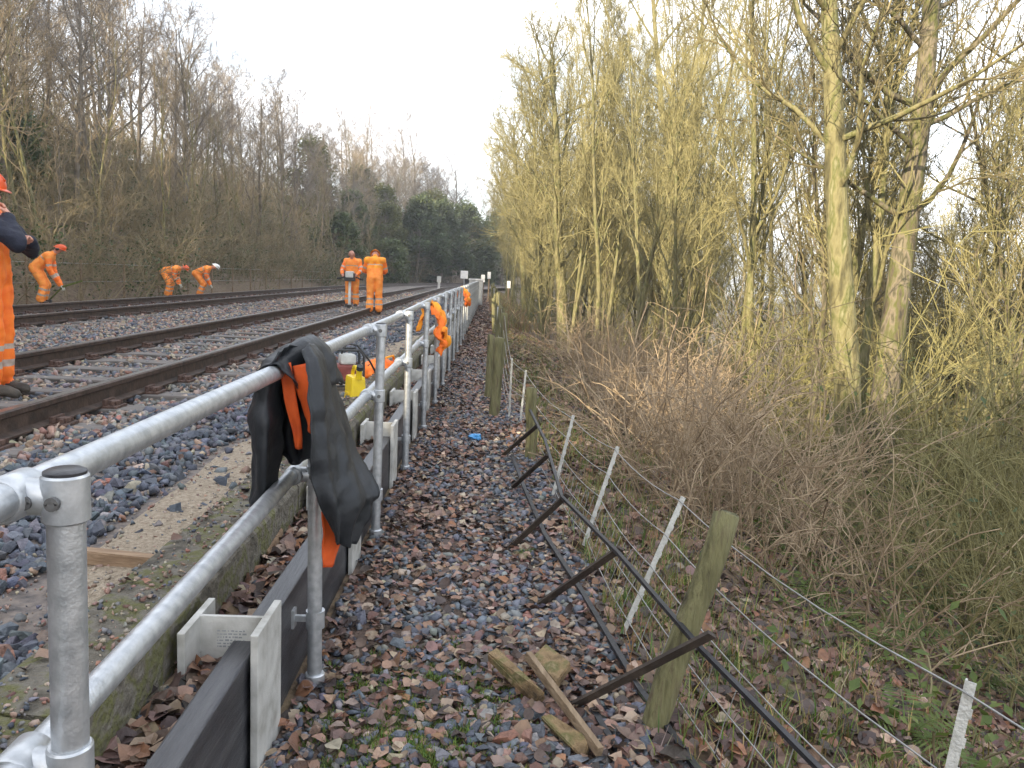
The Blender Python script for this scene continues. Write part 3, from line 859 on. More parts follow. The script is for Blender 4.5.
bars(LOW, 'side_bar', 'blackbar', .022, .016); bars(UPP, 'side_bar', 'blackbar', .016, .014)
bars([onz(572, 675, .03), onz(600, 722, .02), onz(632, 775, .02)], 'loose_bar', 'blackbar', .02, .014)
for (x0, y0, z0, x1, y1, Y1) in [(572, 706, .02, 712, 634, 2.2), (540, 604, .02, 621, 548, 3.05), (513, 545, .02, 568, 494, 3.85), (513, 487, .03, 548, 455, 4.7), (503, 455, .03, 538, 425, 5.7)]:
    p, q = onz(x0, y0, z0), ony(x1, y1, Y1)
    MB().bar(lloc(p), lloc(q), .03, .012, up=(0, 1, .4)).build('rung', 'rustbar', lad)

# ------------------------------------------------------------------ loose boards and bits
def board(name, pts, th, mt, label, cat, zf=None, group=None):
    """flat piece whose top outline is given as world points"""
    c = sum((Vector(p) for p in pts), Vector()) / len(pts)
    n = (Vector(pts[1]) - Vector(pts[0])).cross(Vector(pts[2]) - Vector(pts[0])).normalized()
    if n.z < 0: n = -n; 
    k = len(pts); vs = [Vector(p) - c for p in pts] + [Vector(p) - c - n * th for p in pts]
    fs = [tuple(range(k)), tuple(reversed(range(k, 2 * k)))] + [(i, k + i, k + (i + 1) % k, (i + 1) % k) for i in range(k)]
    b = MB().add(vs, fs)
    me = b.mesh(name, mt)
    bm = bmesh.new(); bm.from_mesh(me); bmesh.ops.recalc_face_normals(bm, faces=bm.faces)
    bmesh.ops.bevel(bm, geom=bm.edges[:], offset=.004, segments=2, affect='EDGES'); bm.to_mesh(me); bm.free()
    o = link(name, me, None, c)
    return tag(o, label, cat, group)
Z0 = .415
board('timber_board', [onz(76, 545, Z0), onz(160, 554, Z0), onz(164, 560, Z0), onz(80, 551, Z0)], .05, 'paleplank', 'pale brown timber board lying on ballast beside the mossy kerb', 'board')
Z0 = .315
board('wood_block', [onz(253, 546, Z0), onz(268, 524, Z0 + .02), onz(283, 528, Z0 + .02), onz(268, 551, Z0)], .05, 'paleplank', 'small flat wooden block among leaves behind the black planks', 'wood block')
def slab(name, q, th, label):
    pts = [onz(x, y, z) for x, y, z in q]
    return board(name, pts, th, 'slab', label, 'broken board', None, 'broken boards at the path edge')
slab('broken_board', [(487, 653, .11), (497, 647, .12), (545, 692, .08), (536, 702, .03)], .035, 'brown broken board tipped on edge, left of the three at the path edge')
slab('broken_board', [(533, 655, .10), (546, 643, .12), (571, 662, .10), (556, 684, .06)], .035, 'squarish brown broken board, rearmost of the three at the path edge')
slab('broken_board', [(540, 716, .07), (550, 713, .08), (590, 738, .06), (584, 760, .02)], .03, 'mossy brown broken board, lowest of the three at the path edge')
p, q = onz(528, 655, .12), onz(600, 752, .05)
b = MB().bar((0, 0, 0), q - p, .022, .03, up=(0, .3, 1)); o = b.build('thin_batten', 'wood', None, bevel=.003, loc=None); o.location = p
tag(o, 'thin grey wooden batten lying across the broken boards', 'batten')
P = onz(476, 437, .03)
bm = bmesh.new(); bmesh.ops.create_icosphere(bm, subdivisions=3, radius=.06)
for v in bm.verts: v.co = v.co * (1 + .5 * noise.noise(v.co * 25)); v.co.z *= .5
me = bpy.data.meshes.new('blue_rag'); bm.to_mesh(me); bm.free(); me.materials.append(M['bluerag'])
tag(link('blue_rag', me, None, P), 'crumpled bright blue scrap lying on the leafy path', 'rag')

# ------------------------------------------------------------------ cloth hung on the railing
def cr_spline(pts, n):
    """Catmull-Rom through points, n samples"""
    P = [Vector(p) for p in pts]; P = [P[0] * 2 - P[1]] + P + [P[-1] * 2 - P[-2]]
    k = len(P) - 3; out = []
    for i in range(n):
        u = i / (n - 1) * k; s = min(int(u), k - 1); t = u - s
        a, b, c, d = P[s:s + 4]
        out.append(.5 * ((2 * b) + (c - a) * t + (2 * a - 5 * b + 4 * c - d) * t * t + (3 * b - a - 3 * c + d) * t ** 3))
    return out
def sheet(rows, nu, nv, seed, amp=.012, folds=5, fold_amp=.01, thick=.004):
    """rows of control points (top to bottom) -> wrinkled closed cloth panel"""
    cols = [cr_spline(r, nu) for r in rows]
    G = [cr_spline([c[j] for c in cols], nv) for j in range(nu)]          # G[j][i]
    G = [[G[j][i] for j in range(nu)] for i in range(nv)]
    N = []
    for i in range(nv):
        row = []
        for j in range(nu):
            du = G[i][min(j + 1, nu - 1)] - G[i][max(j - 1, 0)]; dv = G[min(i + 1, nv - 1)][j] - G[max(i - 1, 0)][j]
            n = du.cross(dv); row.append(n.normalized() if n.length > 1e-9 else Vector((0, -1, 0)))
        N.append(row)
    F, Bk = [], []
    for i in range(nv):
        fr, br = [], []
        for j in range(nu):
            u, v = j / (nu - 1), i / (nv - 1); p = G[i][j]
            f = math.sin(u * folds * math.pi * 2 + 2.5 * nz(v * 2, seed, 1, 1) + v * 1.5) * fold_amp * (.25 + v)
            w = amp * (nz(p.x * 9 + p.y * 9, p.z * 5, 1, seed) + 1.3 * (.35 - abs(nz(p.x * 6 + p.z * 7, p.y * 6 - p.z * 3, 1, seed + 21))) + .35 * (.3 - abs(nz(p.x * 15 - p.z * 12, p.y * 13 + p.z * 5, 1, seed + 33))) + .6 * nz(p.x * 20 + p.y * 20, p.z * 14, 1, seed + 3) + .5 * abs(nz(p.x * 13 - p.z * 15, p.y * 13, 1, seed + 7)))
            q = p + N[i][j] * (f + w)
            fr.append(q); br.append(q - N[i][j] * thick)
        F.append(fr); Bk.append(br)
    b = MB(); b.grid(F); b.grid(Bk, flip=True)
    rim = [(0, j) for j in range(nu)] + [(i, nu - 1) for i in range(1, nv)] + [(nv - 1, j) for j in range(nu - 2, -1, -1)] + [(i, 0) for i in range(nv - 2, 0, -1)]
    o2 = nu * nv
    for a, c in zip(rim, rim[1:] + rim[:1]):
        ia, ic = a[0] * nu + a[1], c[0] * nu + c[1]
        b.f.append((ia, o2 + ia, o2 + ic, ic)); b.m.append(0)
    return b
def local(b, o): b.v = [(x - o[0], y - o[1], z - o[2]) for x, y, z in b.v]; return b
def pxrow(L): return [ony(x, y, Y) for x, y, Y in L]

JO = (-.6, 2.5, .5)
jk = thing('jacket', 'black waterproof jacket with orange lining slung over the railing', 'jacket', JO)
# panel on the path side
right = sheet([pxrow([(304, 348, 2.40), (311, 343, 2.5), (321, 348, 2.72)]),
               pxrow([(311, 368, 2.34), (321, 360, 2.44), (330, 366, 2.74)]),
               pxrow([(313, 405, 2.28), (329, 402, 2.42), (343, 404, 2.72)]),
               pxrow([(314, 452, 2.26), (336, 452, 2.40), (356, 450, 2.66)]),
               pxrow([(317, 488, 2.27), (345, 497, 2.37), (378, 491, 2.58)]),
               pxrow([(325, 512, 2.30), (347, 520, 2.38), (369, 506, 2.56)]),
               pxrow([(333, 535, 2.36), (343, 546, 2.40), (353, 543, 2.50)])], 40, 60, 2, .013, 2.5, .012)
local(right, JO).build('front_panel', 'jacket', jk, smooth=True)
# panel on the track side
left = sheet([pxrow([(300, 346, 2.5), (288, 345, 2.42), (276, 350, 2.34)]),
              pxrow([(286, 366, 2.50), (276, 362, 2.38), (266, 366, 2.34)]),
              pxrow([(282, 400, 2.48), (267, 402, 2.36), (251, 405, 2.44)]),
              pxrow([(281, 440, 2.46), (266, 446, 2.34), (250, 440, 2.46)]),
              pxrow([(276, 472, 2.46), (264, 480, 2.36), (250, 474, 2.48)]),
              pxrow([(272, 500, 2.46), (262, 506, 2.38), (250, 504, 2.48)])], 30, 48, 5, .014, 1.5, .010)
local(left, JO).build('rear_panel', 'jacket', jk, smooth=True)
# hood / collar bunched over the rail
col_ = sheet([[(-.69, 2.36, 1.06), (-.66, 2.34, 1.13), (-.628, 2.33, 1.15), (-.59, 2.34, 1.13), (-.565, 2.36, 1.08)],
              [(-.69, 2.41, 1.05), (-.665, 2.41, 1.14), (-.628, 2.41, 1.165), (-.585, 2.41, 1.14), (-.555, 2.41, 1.06)],
              [(-.69, 2.52, 1.05), (-.665, 2.52, 1.155), (-.60, 2.52, 1.19), (-.545, 2.52, 1.155), (-.52, 2.52, 1.05)],
              [(-.69, 2.66, 1.05), (-.665, 2.66, 1.155), (-.60, 2.66, 1.195), (-.53, 2.66, 1.16), (-.505, 2.66, 1.05)],
              [(-.69, 2.76, 1.03), (-.66, 2.76, 1.14), (-.60, 2.77, 1.17), (-.54, 2.76, 1.13), (-.51, 2.76, 1.03)]], 30, 30, 8, .016, 2, .006)
local(col_, JO).build('collar', 'jacket', jk, smooth=True)
# inner side seen between the two hanging halves
inner = sheet([pxrow([(281, 360, 2.54), (294, 358, 2.58), (311, 360, 2.56)]),
               pxrow([(268, 395, 2.50), (290, 397, 2.62), (312, 395, 2.58)]),
               pxrow([(266, 430, 2.50), (288, 436, 2.62), (312, 432, 2.56)]),
               pxrow([(274, 448, 2.52), (294, 464, 2.58), (312, 456, 2.54)])], 24, 30, 11, .010, 2, .008)
local(inner, JO).build('inner_panel', 'jacket', jk, smooth=True)
lin1 = sheet([pxrow([(280, 366, 2.40), (291, 362, 2.40)]), pxrow([(285, 400, 2.40), (297, 398, 2.40)]), pxrow([(292, 430, 2.41), (302, 430, 2.41)]), pxrow([(295, 449, 2.42), (302, 449, 2.42)])], 8, 24, 3, .006, 1, .003)
local(lin1, JO).build('lining_strip', 'lining', jk, smooth=True)
lin2 = sheet([pxrow([(293, 366, 2.40), (313, 362, 2.38)]), pxrow([(297, 385, 2.40), (315, 390, 2.36)]), pxrow([(302, 410, 2.40), (315, 415, 2.36)]), pxrow([(305, 425, 2.41), (313, 438, 2.37)])], 10, 24, 6, .008, 1, .004)
local(lin2, JO).build('lining_strip', 'lining', jk, smooth=True)
hem = sheet([pxrow([(322, 512, 2.42), (338, 515, 2.48)]), pxrow([(324, 540, 2.44), (339, 540, 2.50)]), pxrow([(325, 568, 2.45), (336, 566, 2.5)])], 10, 16, 9, .008, 1, .004)
local(hem, JO).build('orange_hem', 'lining', jk, smooth=True)

# orange vests on the railing farther along
def vest(Y, lab, seed, w, drop, low_, sc_):
    O = Vector((RXR, Y, ztop(Y) - low_))
    v = thing('safety_vest', lab, 'vest', O, 0, 'orange vests hung on the railing'); v.scale = (sc_ * 1.3, sc_, 1)
    def row(dx, dz, k, yy=0):
        return [(dx + .05 * nz(q * 1.3, dz * 6, 1, seed), (q / 3 - .5) * w * k + yy, dz + .05 * nz(q * 1.7, dx * 9, 1, seed + 5)) for q in range(4)]
    rows = [row(-.16, -.26 * drop, .8), row(-.14, -.12, 1), row(-.06, .03, 1.1), row(.03, .05, 1.1, -.03), row(.13, -.02, 1.1), row(.20, -.14 * drop, .9, .05), row(.19, -.26 * drop, 1.0, -.05), row(.26, -.38 * drop, .8, .04), row(.20, -.5 * drop, .6)]
    sheet(rows, 26, 50, seed, .05, 1.5, .04, .006).build('vest_body', 'yelorange', v, smooth=True)
    rows2 = [[Vector(p) + Vector((-.03, -.12, -.03)) for p in q] for q in rows[2:9]]
    sheet(rows2, 20, 30, seed + 3, .05, 2, .03, .006).build('vest_lining', 'orange', v, smooth=True)
    return v
vest(8.5, 'crumpled orange safety vest hung over the railing beyond the yellow can', 4, .34, .85, .08, .58)
vest(17.5, 'orange safety vest hung on the railing near its far end', 9, .5, .6, .08, .6)

# ------------------------------------------------------------------ yellow can, small engine, orange bag on the ballast
P = onz(355, 399, .43)
can = thing('fuel_can', 'yellow plastic fuel can standing on ballast behind the railing', 'fuel can', (P.x + .0, P.y, .385), math.radians(25)); can.scale = (1.05, 1.05, 1.22)
b = MB().box((-.062, -.10, 0), (.062, .10, .19)); b.v = [(x * (.85 if z > .1 else 1), y * (.9 if z > .1 else 1), z) for x, y, z in b.v]
b.build('can_body', 'yellow', can, bevel=.02)
b = MB()
b.tube([(0, -.075, .185), (0, -.07, .225), (0, -.02, .245), (0, .04, .24), (0, .075, .205), (0, .08, .18)], .014, 8); b.build('handle', 'yellow', can, smooth=True)
MB().tube([(0, -.085, .18), (0, -.10, .225), (0, -.105, .24)], [.024, .022, .02], 10).build('spout', 'yellow', can)
MB().tube([(0, -.105, .238), (0, -.115, .262)], .025, 10).build('cap', 'dark', can)
b = MB()
for s in (-1, 1):
    b.box((s * .062 - .004, -.06, .03), (s * .062 + .004, .06, .045)); b.box((s * .062 - .004, -.05, .07), (s * .062 + .004, .05, .085))
b.build('side_rib', 'yellow', can)
P = onz(342, 383, .42)
eng = thing('petrol_engine', 'small red and white petrol engine lying beside the yellow fuel can', 'engine', (P.x, P.y - .05, .40), math.radians(20))
b = MB().box((-.12, -.10, .05), (.12, .10, .20)); b.build('engine_block', 'machred', eng, bevel=.02)
MB().box((-.02, -.085, .20), (.12, .07, .29)).build('fuel_tank', 'machwhite', eng, bevel=.025)
b = MB().tube([(-.13, 0, .13), (-.20, 0, .13)], [.075, .065], 16); b.build('starter_cover', 'dark', eng)
b = MB()
for s in (-1, 1):
    b.tube([(-.16, s * .11, .012), (.16, s * .11, .012), (.18, s * .11, .05), (.18, s * .11, .28), (.14, s * .11, .33), (-.12, s * .11, .33), (-.17, s * .11, .28), (-.18, s * .11, .05), (-.16, s * .11, .012)], .011, 6)
b.tube([(.0, -.11, .33), (.0, .11, .33)], .011, 6); b.tube([(.0, -.11, .012), (.0, .11, .012)], .011, 6); b.build('carry_frame', 'dark', eng, smooth=True)
MB().tube([(.13, .02, .12), (.19, .03, .12), (.21, .03, .12)], [.03, .03, .012], 10).build('exhaust', 'machwhite', eng)
b = MB().tube([(.0, 0, .29), (.05, .02, .38), (.15, .05, .36), (.26, .02, .22), (.36, .1, .06)], .009, 6); b.build('hose', 'dark', eng, smooth=True)
P = onz(380, 372, .42)
bag = thing('tool_bag', 'slumped orange bag lying on the ballast right of the yellow can', 'bag', (P.x, P.y, .38), math.radians(60))
bm = bmesh.new(); bmesh.ops.create_icosphere(bm, subdivisions=4, radius=1)
for v in bm.verts:
    c = v.co.copy(); k = 1 + .18 * noise.noise(c * 2.2) + .08 * noise.noise(c * 6)
    v.co = Vector((c.x * .24 * k, c.y * .15 * k, max(c.z, -.5) * .13 * k + .05))
me = bpy.data.meshes.new('bag_body'); bm.to_mesh(me); bm.free(); me.materials.append(M['orange']); me.polygons.foreach_set('use_smooth', [True] * len(me.polygons))
link('bag_body', me, bag)
MB().tube([(-.17, -.09, .09), (-.08, -.12, .20), (.08, -.10, .21), (.17, -.07, .09)], .012, 6).build('strap', 'yelorange', bag, smooth=True)
MB().tube([(-.20, .0, .115), (0, .01, .185), (.2, .0, .115)], .008, 6).build('zip', 'dark', bag, smooth=True)

# ------------------------------------------------------------------ people
def capsule(mb, p, q, r1, r2, n=12):
    p, q = Vector(p), Vector(q); d = q - p; L = max(d.length, 1e-4); d = d / L
    pts, rad = [], []
    for a in (-85, -55, -25): pts.append(p + d * (r1 * math.sin(math.radians(a)))); rad.append(r1 * math.cos(math.radians(a)))
    for t in (0, .33, .66, 1): pts.append(p + d * (L * t)); rad.append(lerp(r1, r2, t))
    for a in (25, 55, 85): pts.append(q + d * (r2 * math.sin(math.radians(a)))); rad.append(r2 * math.cos(math.radians(a)))
    mb.tube(pts, rad, n)
def person(label, origin, rz, J, mats, voxel=.02, hat='orangehat', glove='glove', group=None, peak=True, hatless=False, tilt=.3, defenders=False, sc=1.0, bulk=1.0):
    """J: joint dict (x right, y forward, z up). mats: dict region->material. One continuous remeshed body."""
    t = thing('person', label, 'person', origin, rz, group)
    t.scale = (sc, sc, sc)
    segs = []          # (p,q,r1,r2,region)
    v = {k: Vector(a) for k, a in J.items()}
    up = (v['neck'] - v['pelvis']).normalized()
    side = (v['shR'] - v['shL']).normalized(); fwd = up.cross(side) * -1
    fwd = side.cross(up) * -1 if False else up.cross(side)
    def S(a, b, r1, r2, reg):
        k_ = bulk if reg in ('hips', 'torso', 'arm', 'fore', 'thigh', 'shin') else 1
        segs.append((Vector(a), Vector(b), r1 * k_, r2 * k_, reg))
    mid = v['pelvis'].lerp(v['neck'], .5)
    for s in (-1, 1):
        o = side * (.075 * s)
        S(v['pelvis'] + o, mid + o, .115, .112, 'hips'); S(mid + o, v['neck'] + o * 1.1 - up * .11, .115, .118, 'torso')
    S(v['shL'], v['shR'], .082, .082, 'torso')
    S(v['neck'] - up * .06, v['neck'] + up * .03, .075, .062, 'torso')
    hd = v['head']; hu = (hd - v['neck']).normalized(); face = v.get('face', fwd).normalized()
    S(v['neck'], hd - hu * .06, .055, .06, 'skin')
    S(hd + hu * .02, hd + hu * .035, .094, .09, 'skin')
    S(hd - hu * .02 + face * .02, hd - hu * .075 + face * .035, .074, .048, 'skin')
    S(hd - hu * .005 + face * .088, hd - hu * .03 + face * .103, .012, .016, 'skin')
    hs = hu.cross(face).normalized()
    for s in (-1, 1):
        S(hd + hs * (s * .088) + hu * .01, hd + hs * (s * .092) - hu * .03, .018, .014, 'skin')
    for k in 'LR':
        S(v['sh' + k], v['el' + k], .072, .058, 'arm'); S(v['el' + k], v['wr' + k], .058, .045, 'fore')
        S(v['wr' + k], v['wr' + k].lerp(v['ha' + k], .4), .036, .038, 'hand')
        S(v['hip' + k], v['kn' + k], .105, .082, 'thigh'); S(v['kn' + k], v['an' + k] + Vector((0, 0, .06)), .08, .088, 'shin')
        S(v['an' + k] + Vector((0, 0, .08)), v['an' + k], .055, .05, 'boot'); S(v['an' + k] - Vector((0, 0, .02)), v['to' + k], .05, .042, 'boot')
    mb = MB()
    for s in segs: capsule(mb, *s[:4])
    me = mb.mesh('tmp', 'orange')
    tmp = bpy.data.objects.new('tmp', me); COL.objects.link(tmp)
    rm = tmp.modifiers.new('r', 'REMESH'); rm.mode = 'VOXEL'; rm.voxel_size = voxel
    sm = tmp.modifiers.new('s', 'SMOOTH'); sm.iterations = 3; sm.factor = .5
    dg = bpy.context.evaluated_depsgraph_get(); dg.update()
    me2 = bpy.data.meshes.new_from_object(tmp.evaluated_get(dg)); bpy.data.objects.remove(tmp); bpy.data.meshes.remove(me)
    me2.name = 'body'
    names = []
    for r in ('hips', 'torso', 'skin', 'arm', 'fore', 'hand', 'thigh', 'shin', 'boot', 'band'):
        m_ = mats.get(r, {'skin': 'skin', 'boot': 'boot', 'band': 'silver', 'hand': glove}.get(r, 'orange')); names.append(m_)
    me2.materials.clear()
    regs = ['hips', 'torso', 'skin', 'arm', 'fore', 'hand', 'thigh', 'shin', 'boot', 'band']
    for m_ in names: me2.materials.append(M[m_])
    A = np.array([s[0] for s in segs]); Bq = np.array([s[1] for s in segs]); R1 = np.array([s[2] for s in segs]); R2 = np.array([s[3] for s in segs])
    npoly = len(me2.polygons); cen = np.zeros(npoly * 3); me2.polygons.foreach_get('center', cen); cen = cen.reshape(-1, 3)
    D = Bq - A; L2 = (D ** 2).sum(1) + 1e-9
    tt = np.clip(np.einsum('nsk,sk->ns', cen[:, None, :] - A[None], D) / L2, 0, 1)
    dist = np.linalg.norm(cen[:, None, :] - (A[None] + tt[..., None] * D[None]), axis=2) - (R1 + (R2 - R1) * tt)
    best = dist.argmin(1)
    mi = np.zeros(npoly, np.int32)
    for i in range(npoly):
        s = best[i]; reg = segs[s][4]; tv = tt[i, s]; k = regs.index(reg)
        if reg == 'shin' and (.22 < tv < .36 or .62 < tv < .76): k = 9
        if reg == 'torso' and abs(segs[s][2] - .115 * bulk) < 1e-6 and segs[s][3] > .1171 * bulk and .35 < tv < .55: k = 9
        if reg == 'fore' and mats.get('fore') is None and .3 < tv < .5: k = 9
        if reg == 'arm' and mats.get('arm') is None and .6 < tv < .75: k = 9
        mi[i] = k
    me2.polygons.foreach_set('material_index', mi)
    nv = len(me2.vertices); co = np.zeros(nv * 3); me2.vertices.foreach_get('co', co); co = co.reshape(-1, 3)
    no = np.zeros(nv * 3); me2.vertices.foreach_get('normal', no); no = no.reshape(-1, 3)
    for i in range(nv):       # cloth creases everywhere but the face
        p = Vector(co[i]); a = .012
        if (p - hd).length < .17: a = .0
        co[i] += no[i] * a * (noise.noise(p * 9) + .7 * noise.noise(Vector((p.x * 14, p.y * 14, p.z * 26))))
    me2.vertices.foreach_set('co', co.ravel()); me2.polygons.foreach_set('use_smooth', [True] * npoly); me2.update()
    link('body', me2, t)
    # hands: palm, four fingers, thumb, curled
    for k in 'LR':
        w, h = v['wr' + k], v['ha' + k]; d = (h - w).normalized()
        sd = d.cross(Vector(J.get('palm' + k, (0, 0, 1)))).normalized() if abs(d.z) < .95 else Vector((0, 1, 0)); nn = sd.cross(d)
        b = MB(); c = w + d * .055
        b.ball(c, (.042, .05, .02), 0, 10, 6, Matrix((sd, d, nn)).transposed())
        for f in range(4):
            o_ = c + sd * ((f - 1.5) * .019) + d * .038; L_ = (.065, .078, .074, .058)[f]
            b.tube([o_, o_ + d * L_ * .45 - nn * .006, o_ + d * L_ * .75 - nn * .028, o_ + d * L_ * .72 - nn * .05], [.0098, .0095, .009, .007], 6)
        s_ = 1 if k == 'L' else -1
        o_ = c + sd * (s_ * .036) - d * .02
        b.tube([o_, o_ + sd * s_ * .026 + d * .02 - nn * .012, o_ + sd * s_ * .022 + d * .05 - nn * .03], [.012, .011, .0085], 6)
        b.build('hand', mats.get('hand', glove), t, smooth=True)
    # eyes and brows
    Rf = Matrix((hs, face, hu)).transposed()
    for s in (-1, 1):
        MB().ball(hd + hs * (.032 * s) + hu * .012 + face * .082, (.013, .009, .008), 0, 8, 6, Rf).build('eye', 'dark', t)
    MB().ball(hd - hu * .062 + face * .083, (.022, .006, .005), 0, 8, 6, Rf).build('mouth', 'machred', t)
    if not hatless:
        R = Matrix((hs, face, hu)).transposed(); b = MB(); rings = []
        for i in range(9):
            a = math.radians(90 * i / 8); rr = math.cos(a); zz = math.sin(a)
            rings.append([hd + R @ Vector((.112 * rr * math.cos(q), .132 * rr * math.sin(q) + .0, .045 + .115 * zz)) for q in [2 * math.pi * j / 20 for j in range(21)]])
        b.grid(rings)
        br = []
        for kx in (1.0, 1.13):
            br.append([hd + R @ Vector((.112 * kx * math.cos(q), .132 * kx * math.sin(q) * (1.18 if math.sin(q) > .3 and kx > 1 and peak else 1), .045 - (.012 if kx > 1 else 0))) for q in [2 * math.pi * j / 20 for j in range(21)]])
        b.grid(br); b.grid([[p + hu * -.006 for p in r_] for r_ in br], flip=True)
        b.tube([hd + R @ Vector((0, .12 - .03 * i, .075 + .09 * math.sin(math.pi * (i + 1) / 10))) for i in range(9)], .008, 6)
        b.build('hard_hat', hat, t, smooth=True)
        if defenders:
            for s in (-1, 1): MB().ball(hd + R @ Vector((.112 * s, 0, 0)), (.025, .038, .045), 0, 10, 8, R).build('ear_defender', 'dark', t, smooth=True)
    return t
def pose(**k):
    J = dict(pelvis=(0, 0, .95), neck=(0, .02, 1.47), head=(0, .05, 1.62), shL=(-.19, 0, 1.39), shR=(.19, 0, 1.39),
             hipL=(-.1, 0, .92), hipR=(.1, 0, .92), knL=(-.11, .03, .50), knR=(.11, .03, .50), anL=(-.12, 0, .1), anR=(.12, 0, .1), toL=(-.14, .17, .045), toR=(.14, .17, .045),
             elL=(-.26, .02, 1.1), elR=(.26, .02, 1.1), wrL=(-.27, .14, .86), wrR=(.27, .14, .86), haL=(-.27, .18, .79), haR=(.27, .18, .79))
    J.update(k); return J
def place(px_, py_, z): return onz(px_, py_, z)
BR2 = {k_: 'orange2' for k_ in ('hips', 'torso', 'thigh', 'shin')}; BZ0 = .36
# 1 nearest man, cut by the left edge, facing right with hands raised to his chin
P = onz(4, 397, .36)
J = pose(neck=(0, -.03, 1.46), head=(.0, .0, 1.60), face=(.05, .95, -.25), shR=(.19, .03, 1.38), elR=(.26, .30, 1.20), wrR=(.10, .18, 1.38), haR=(.05, .15, 1.46), palmR=(0, 1, 0),
         elL=(-.24, .22, 1.16), wrL=(.02, .30, 1.22), haL=(.10, .30, 1.25), toL=(-.12, .18, .045), toR=(.14, .2, .045), knL=(-.11, .02, .5))
person('man at the left edge in orange overalls and dark sleeves, hand to chin', (P.x - .07, P.y, .365), math.radians(-80), J, {'arm': 'navy', 'fore': 'navy', 'hand': 'skin'}, .014, 'orangehat', 'skin', sc=.955, bulk=1.16)
# 2 man bending with a tool beyond the far track
def bent(ang, reach, crouch=0.0, headup=.0):
    a = math.radians(ang); pel = Vector((0, -.12, .93 - crouch)); d = Vector((0, math.sin(a), math.cos(a)))
    nk = pel + d * .52; J = {}
    n2 = Vector((0, math.cos(a), -math.sin(a)))      # chest-forward
    hdv = nk + (d * .15 + Vector((0, .03, headup)))
    sh = pel + d * .44
    hand = Vector((0, sh.y + reach, .52 - crouch * .5))
    J = dict(pelvis=pel, neck=nk, head=hdv, face=(n2 * .8 + d * .4), shL=sh + Vector((-.19, 0, 0)), shR=sh + Vector((.19, 0, 0)))
    for k, s in (('L', -1), ('R', 1)):
        w = hand + Vector((s * .07, 0, 0)); e = (sh + Vector((s * .2, 0, 0))).lerp(w, .5) + Vector((s * .07, -.08, .02))
        J['el' + k] = e; J['wr' + k] = w; J['ha' + k] = w + Vector((0, .05, -.06))
        J['hip' + k] = pel + Vector((s * .1, 0, -.02)); J['kn' + k] = Vector((s * .13, .10 + crouch, .5 - crouch * .2))
    return pose(**J)
P = onz(42, 304, .36)
J = bent(48, .22, 0, .03)
man2 = person('man in orange with an orange helmet bending with a bar, left of the bending pair', (P.x, P.y, .34), math.radians(-75), J, BR2, .02, 'orangehat', 'glove', None, True, False, .3, True, sc=.91, bulk=1.22)
P = onz(172, 297, .36)
person('bending man in orange with an orange-red helmet, left one of the bending pair', (P.x - .12, P.y, .34), math.radians(-85), bent(76, .08), BR2, .022, 'orangehat', sc=.88, bulk=1.25)
P = onz(196, 296.5, .36)
person('bending man in orange with a white helmet beyond the far track', (P.x + .12, P.y, .34), math.radians(-78), bent(66, .08, .05), BR2, .022, 'whitehat', sc=.9, bulk=1.2)
# the two men at the near track
P5 = onz(352, 306, .40)
J = pose(neck=(0, .06, 1.46), head=(0, .15, 1.585), face=(0, .8, -.6), elL=(-.30, .10, 1.12), elR=(.30, .10, 1.12), wrL=(-.23, .34, 1.0), wrR=(.23, .34, 1.0), haL=(-.2, .40, .97), haR=(.2, .40, .97))
person('bald man in orange facing the camera, holding a machine at the near track', (P5.x, P5.y, .37), math.radians(176), J, BR2, .02, 'orangehat', 'skin', None, True, True, sc=.97, bulk=1.2)
P6 = onz(374, 314, .38)
J = pose(neck=(0, .08, 1.45), head=(0, .20, 1.53), face=(0, .7, -.7), elL=(-.27, .12, 1.12), elR=(.27, .12, 1.12), wrL=(-.15, .36, 1.05), wrR=(.15, .36, 1.05), haL=(-.1, .42, 1.03), haR=(.1, .42, 1.03))
person('man in orange with bowed head and yellow back panel seen from behind', (P6.x, P6.y, .36), math.radians(8), J, dict(BR2, torso='yelorange'), .02, 'yelorange', 'glove', sc=.98, bulk=1.12)
# machine held by the bald man
mx, my = P5.x + .0, P5.y - .44
mc = thing('rail_machine', 'black and white two-handled rail machine with a pale shaft held by the bald man', 'machine', (mx, my, .38), 0); mc.scale = (1.15, 1.15, 1.3)
MB().box((-.13, -.10, .58), (.13, .10, .76)).build('motor', 'dark', mc, bevel=.02)
MB().box((-.10, -.115, .66), (.10, .085, .80)).build('cover', 'machwhite', mc, bevel=.02)
MB().tube([(0, 0, .02), (0, 0, .1), (0, 0, .58)], [.05, .035, .035], 10).build('shaft', 'machwhite', mc, smooth=True)
b = MB(); 
for s in (-1, 1): b.tube([(s * .10, 0, .68), (s * .2, .03, .66), (s * .26, .05, .62)], .017, 8); b.tube([(s * .24, .045, .64), (s * .33, .05, .63)], .024, 8)
b.build('handle', 'dark', mc, smooth=True)
MB().box((-.06, -.06, 0), (.06, .06, .06)).build('foot', 'dark', mc, bevel=.01)
# bar held by the bending man
M2 = man2.matrix_basis.copy()
h = Matrix.Translation(man2.location) @ Matrix.Rotation(math.radians(-75), 4, 'Z')
hp = h @ Vector(J0) if False else h @ Vector((Vector(bent(48, .22, 0, .03)['haR']) * .93))
tb = thing('track_tool', 'yellow-green long bar held low by the left bending man', 'tool', (hp.x, hp.y, .30))
b = MB().tube([Vector((-.30, -.02, -.1 + .25)) , Vector((0, 0, hp.z - .30)), Vector((.45, 0, hp.z - .30 + .16))], .02, 8); b.build('bar', 'moss', tb, smooth=True)
MB().box((-.36, -.05, .02), (-.25, .03, .16)).build('tool_head', 'dark', tb, bevel=.01)

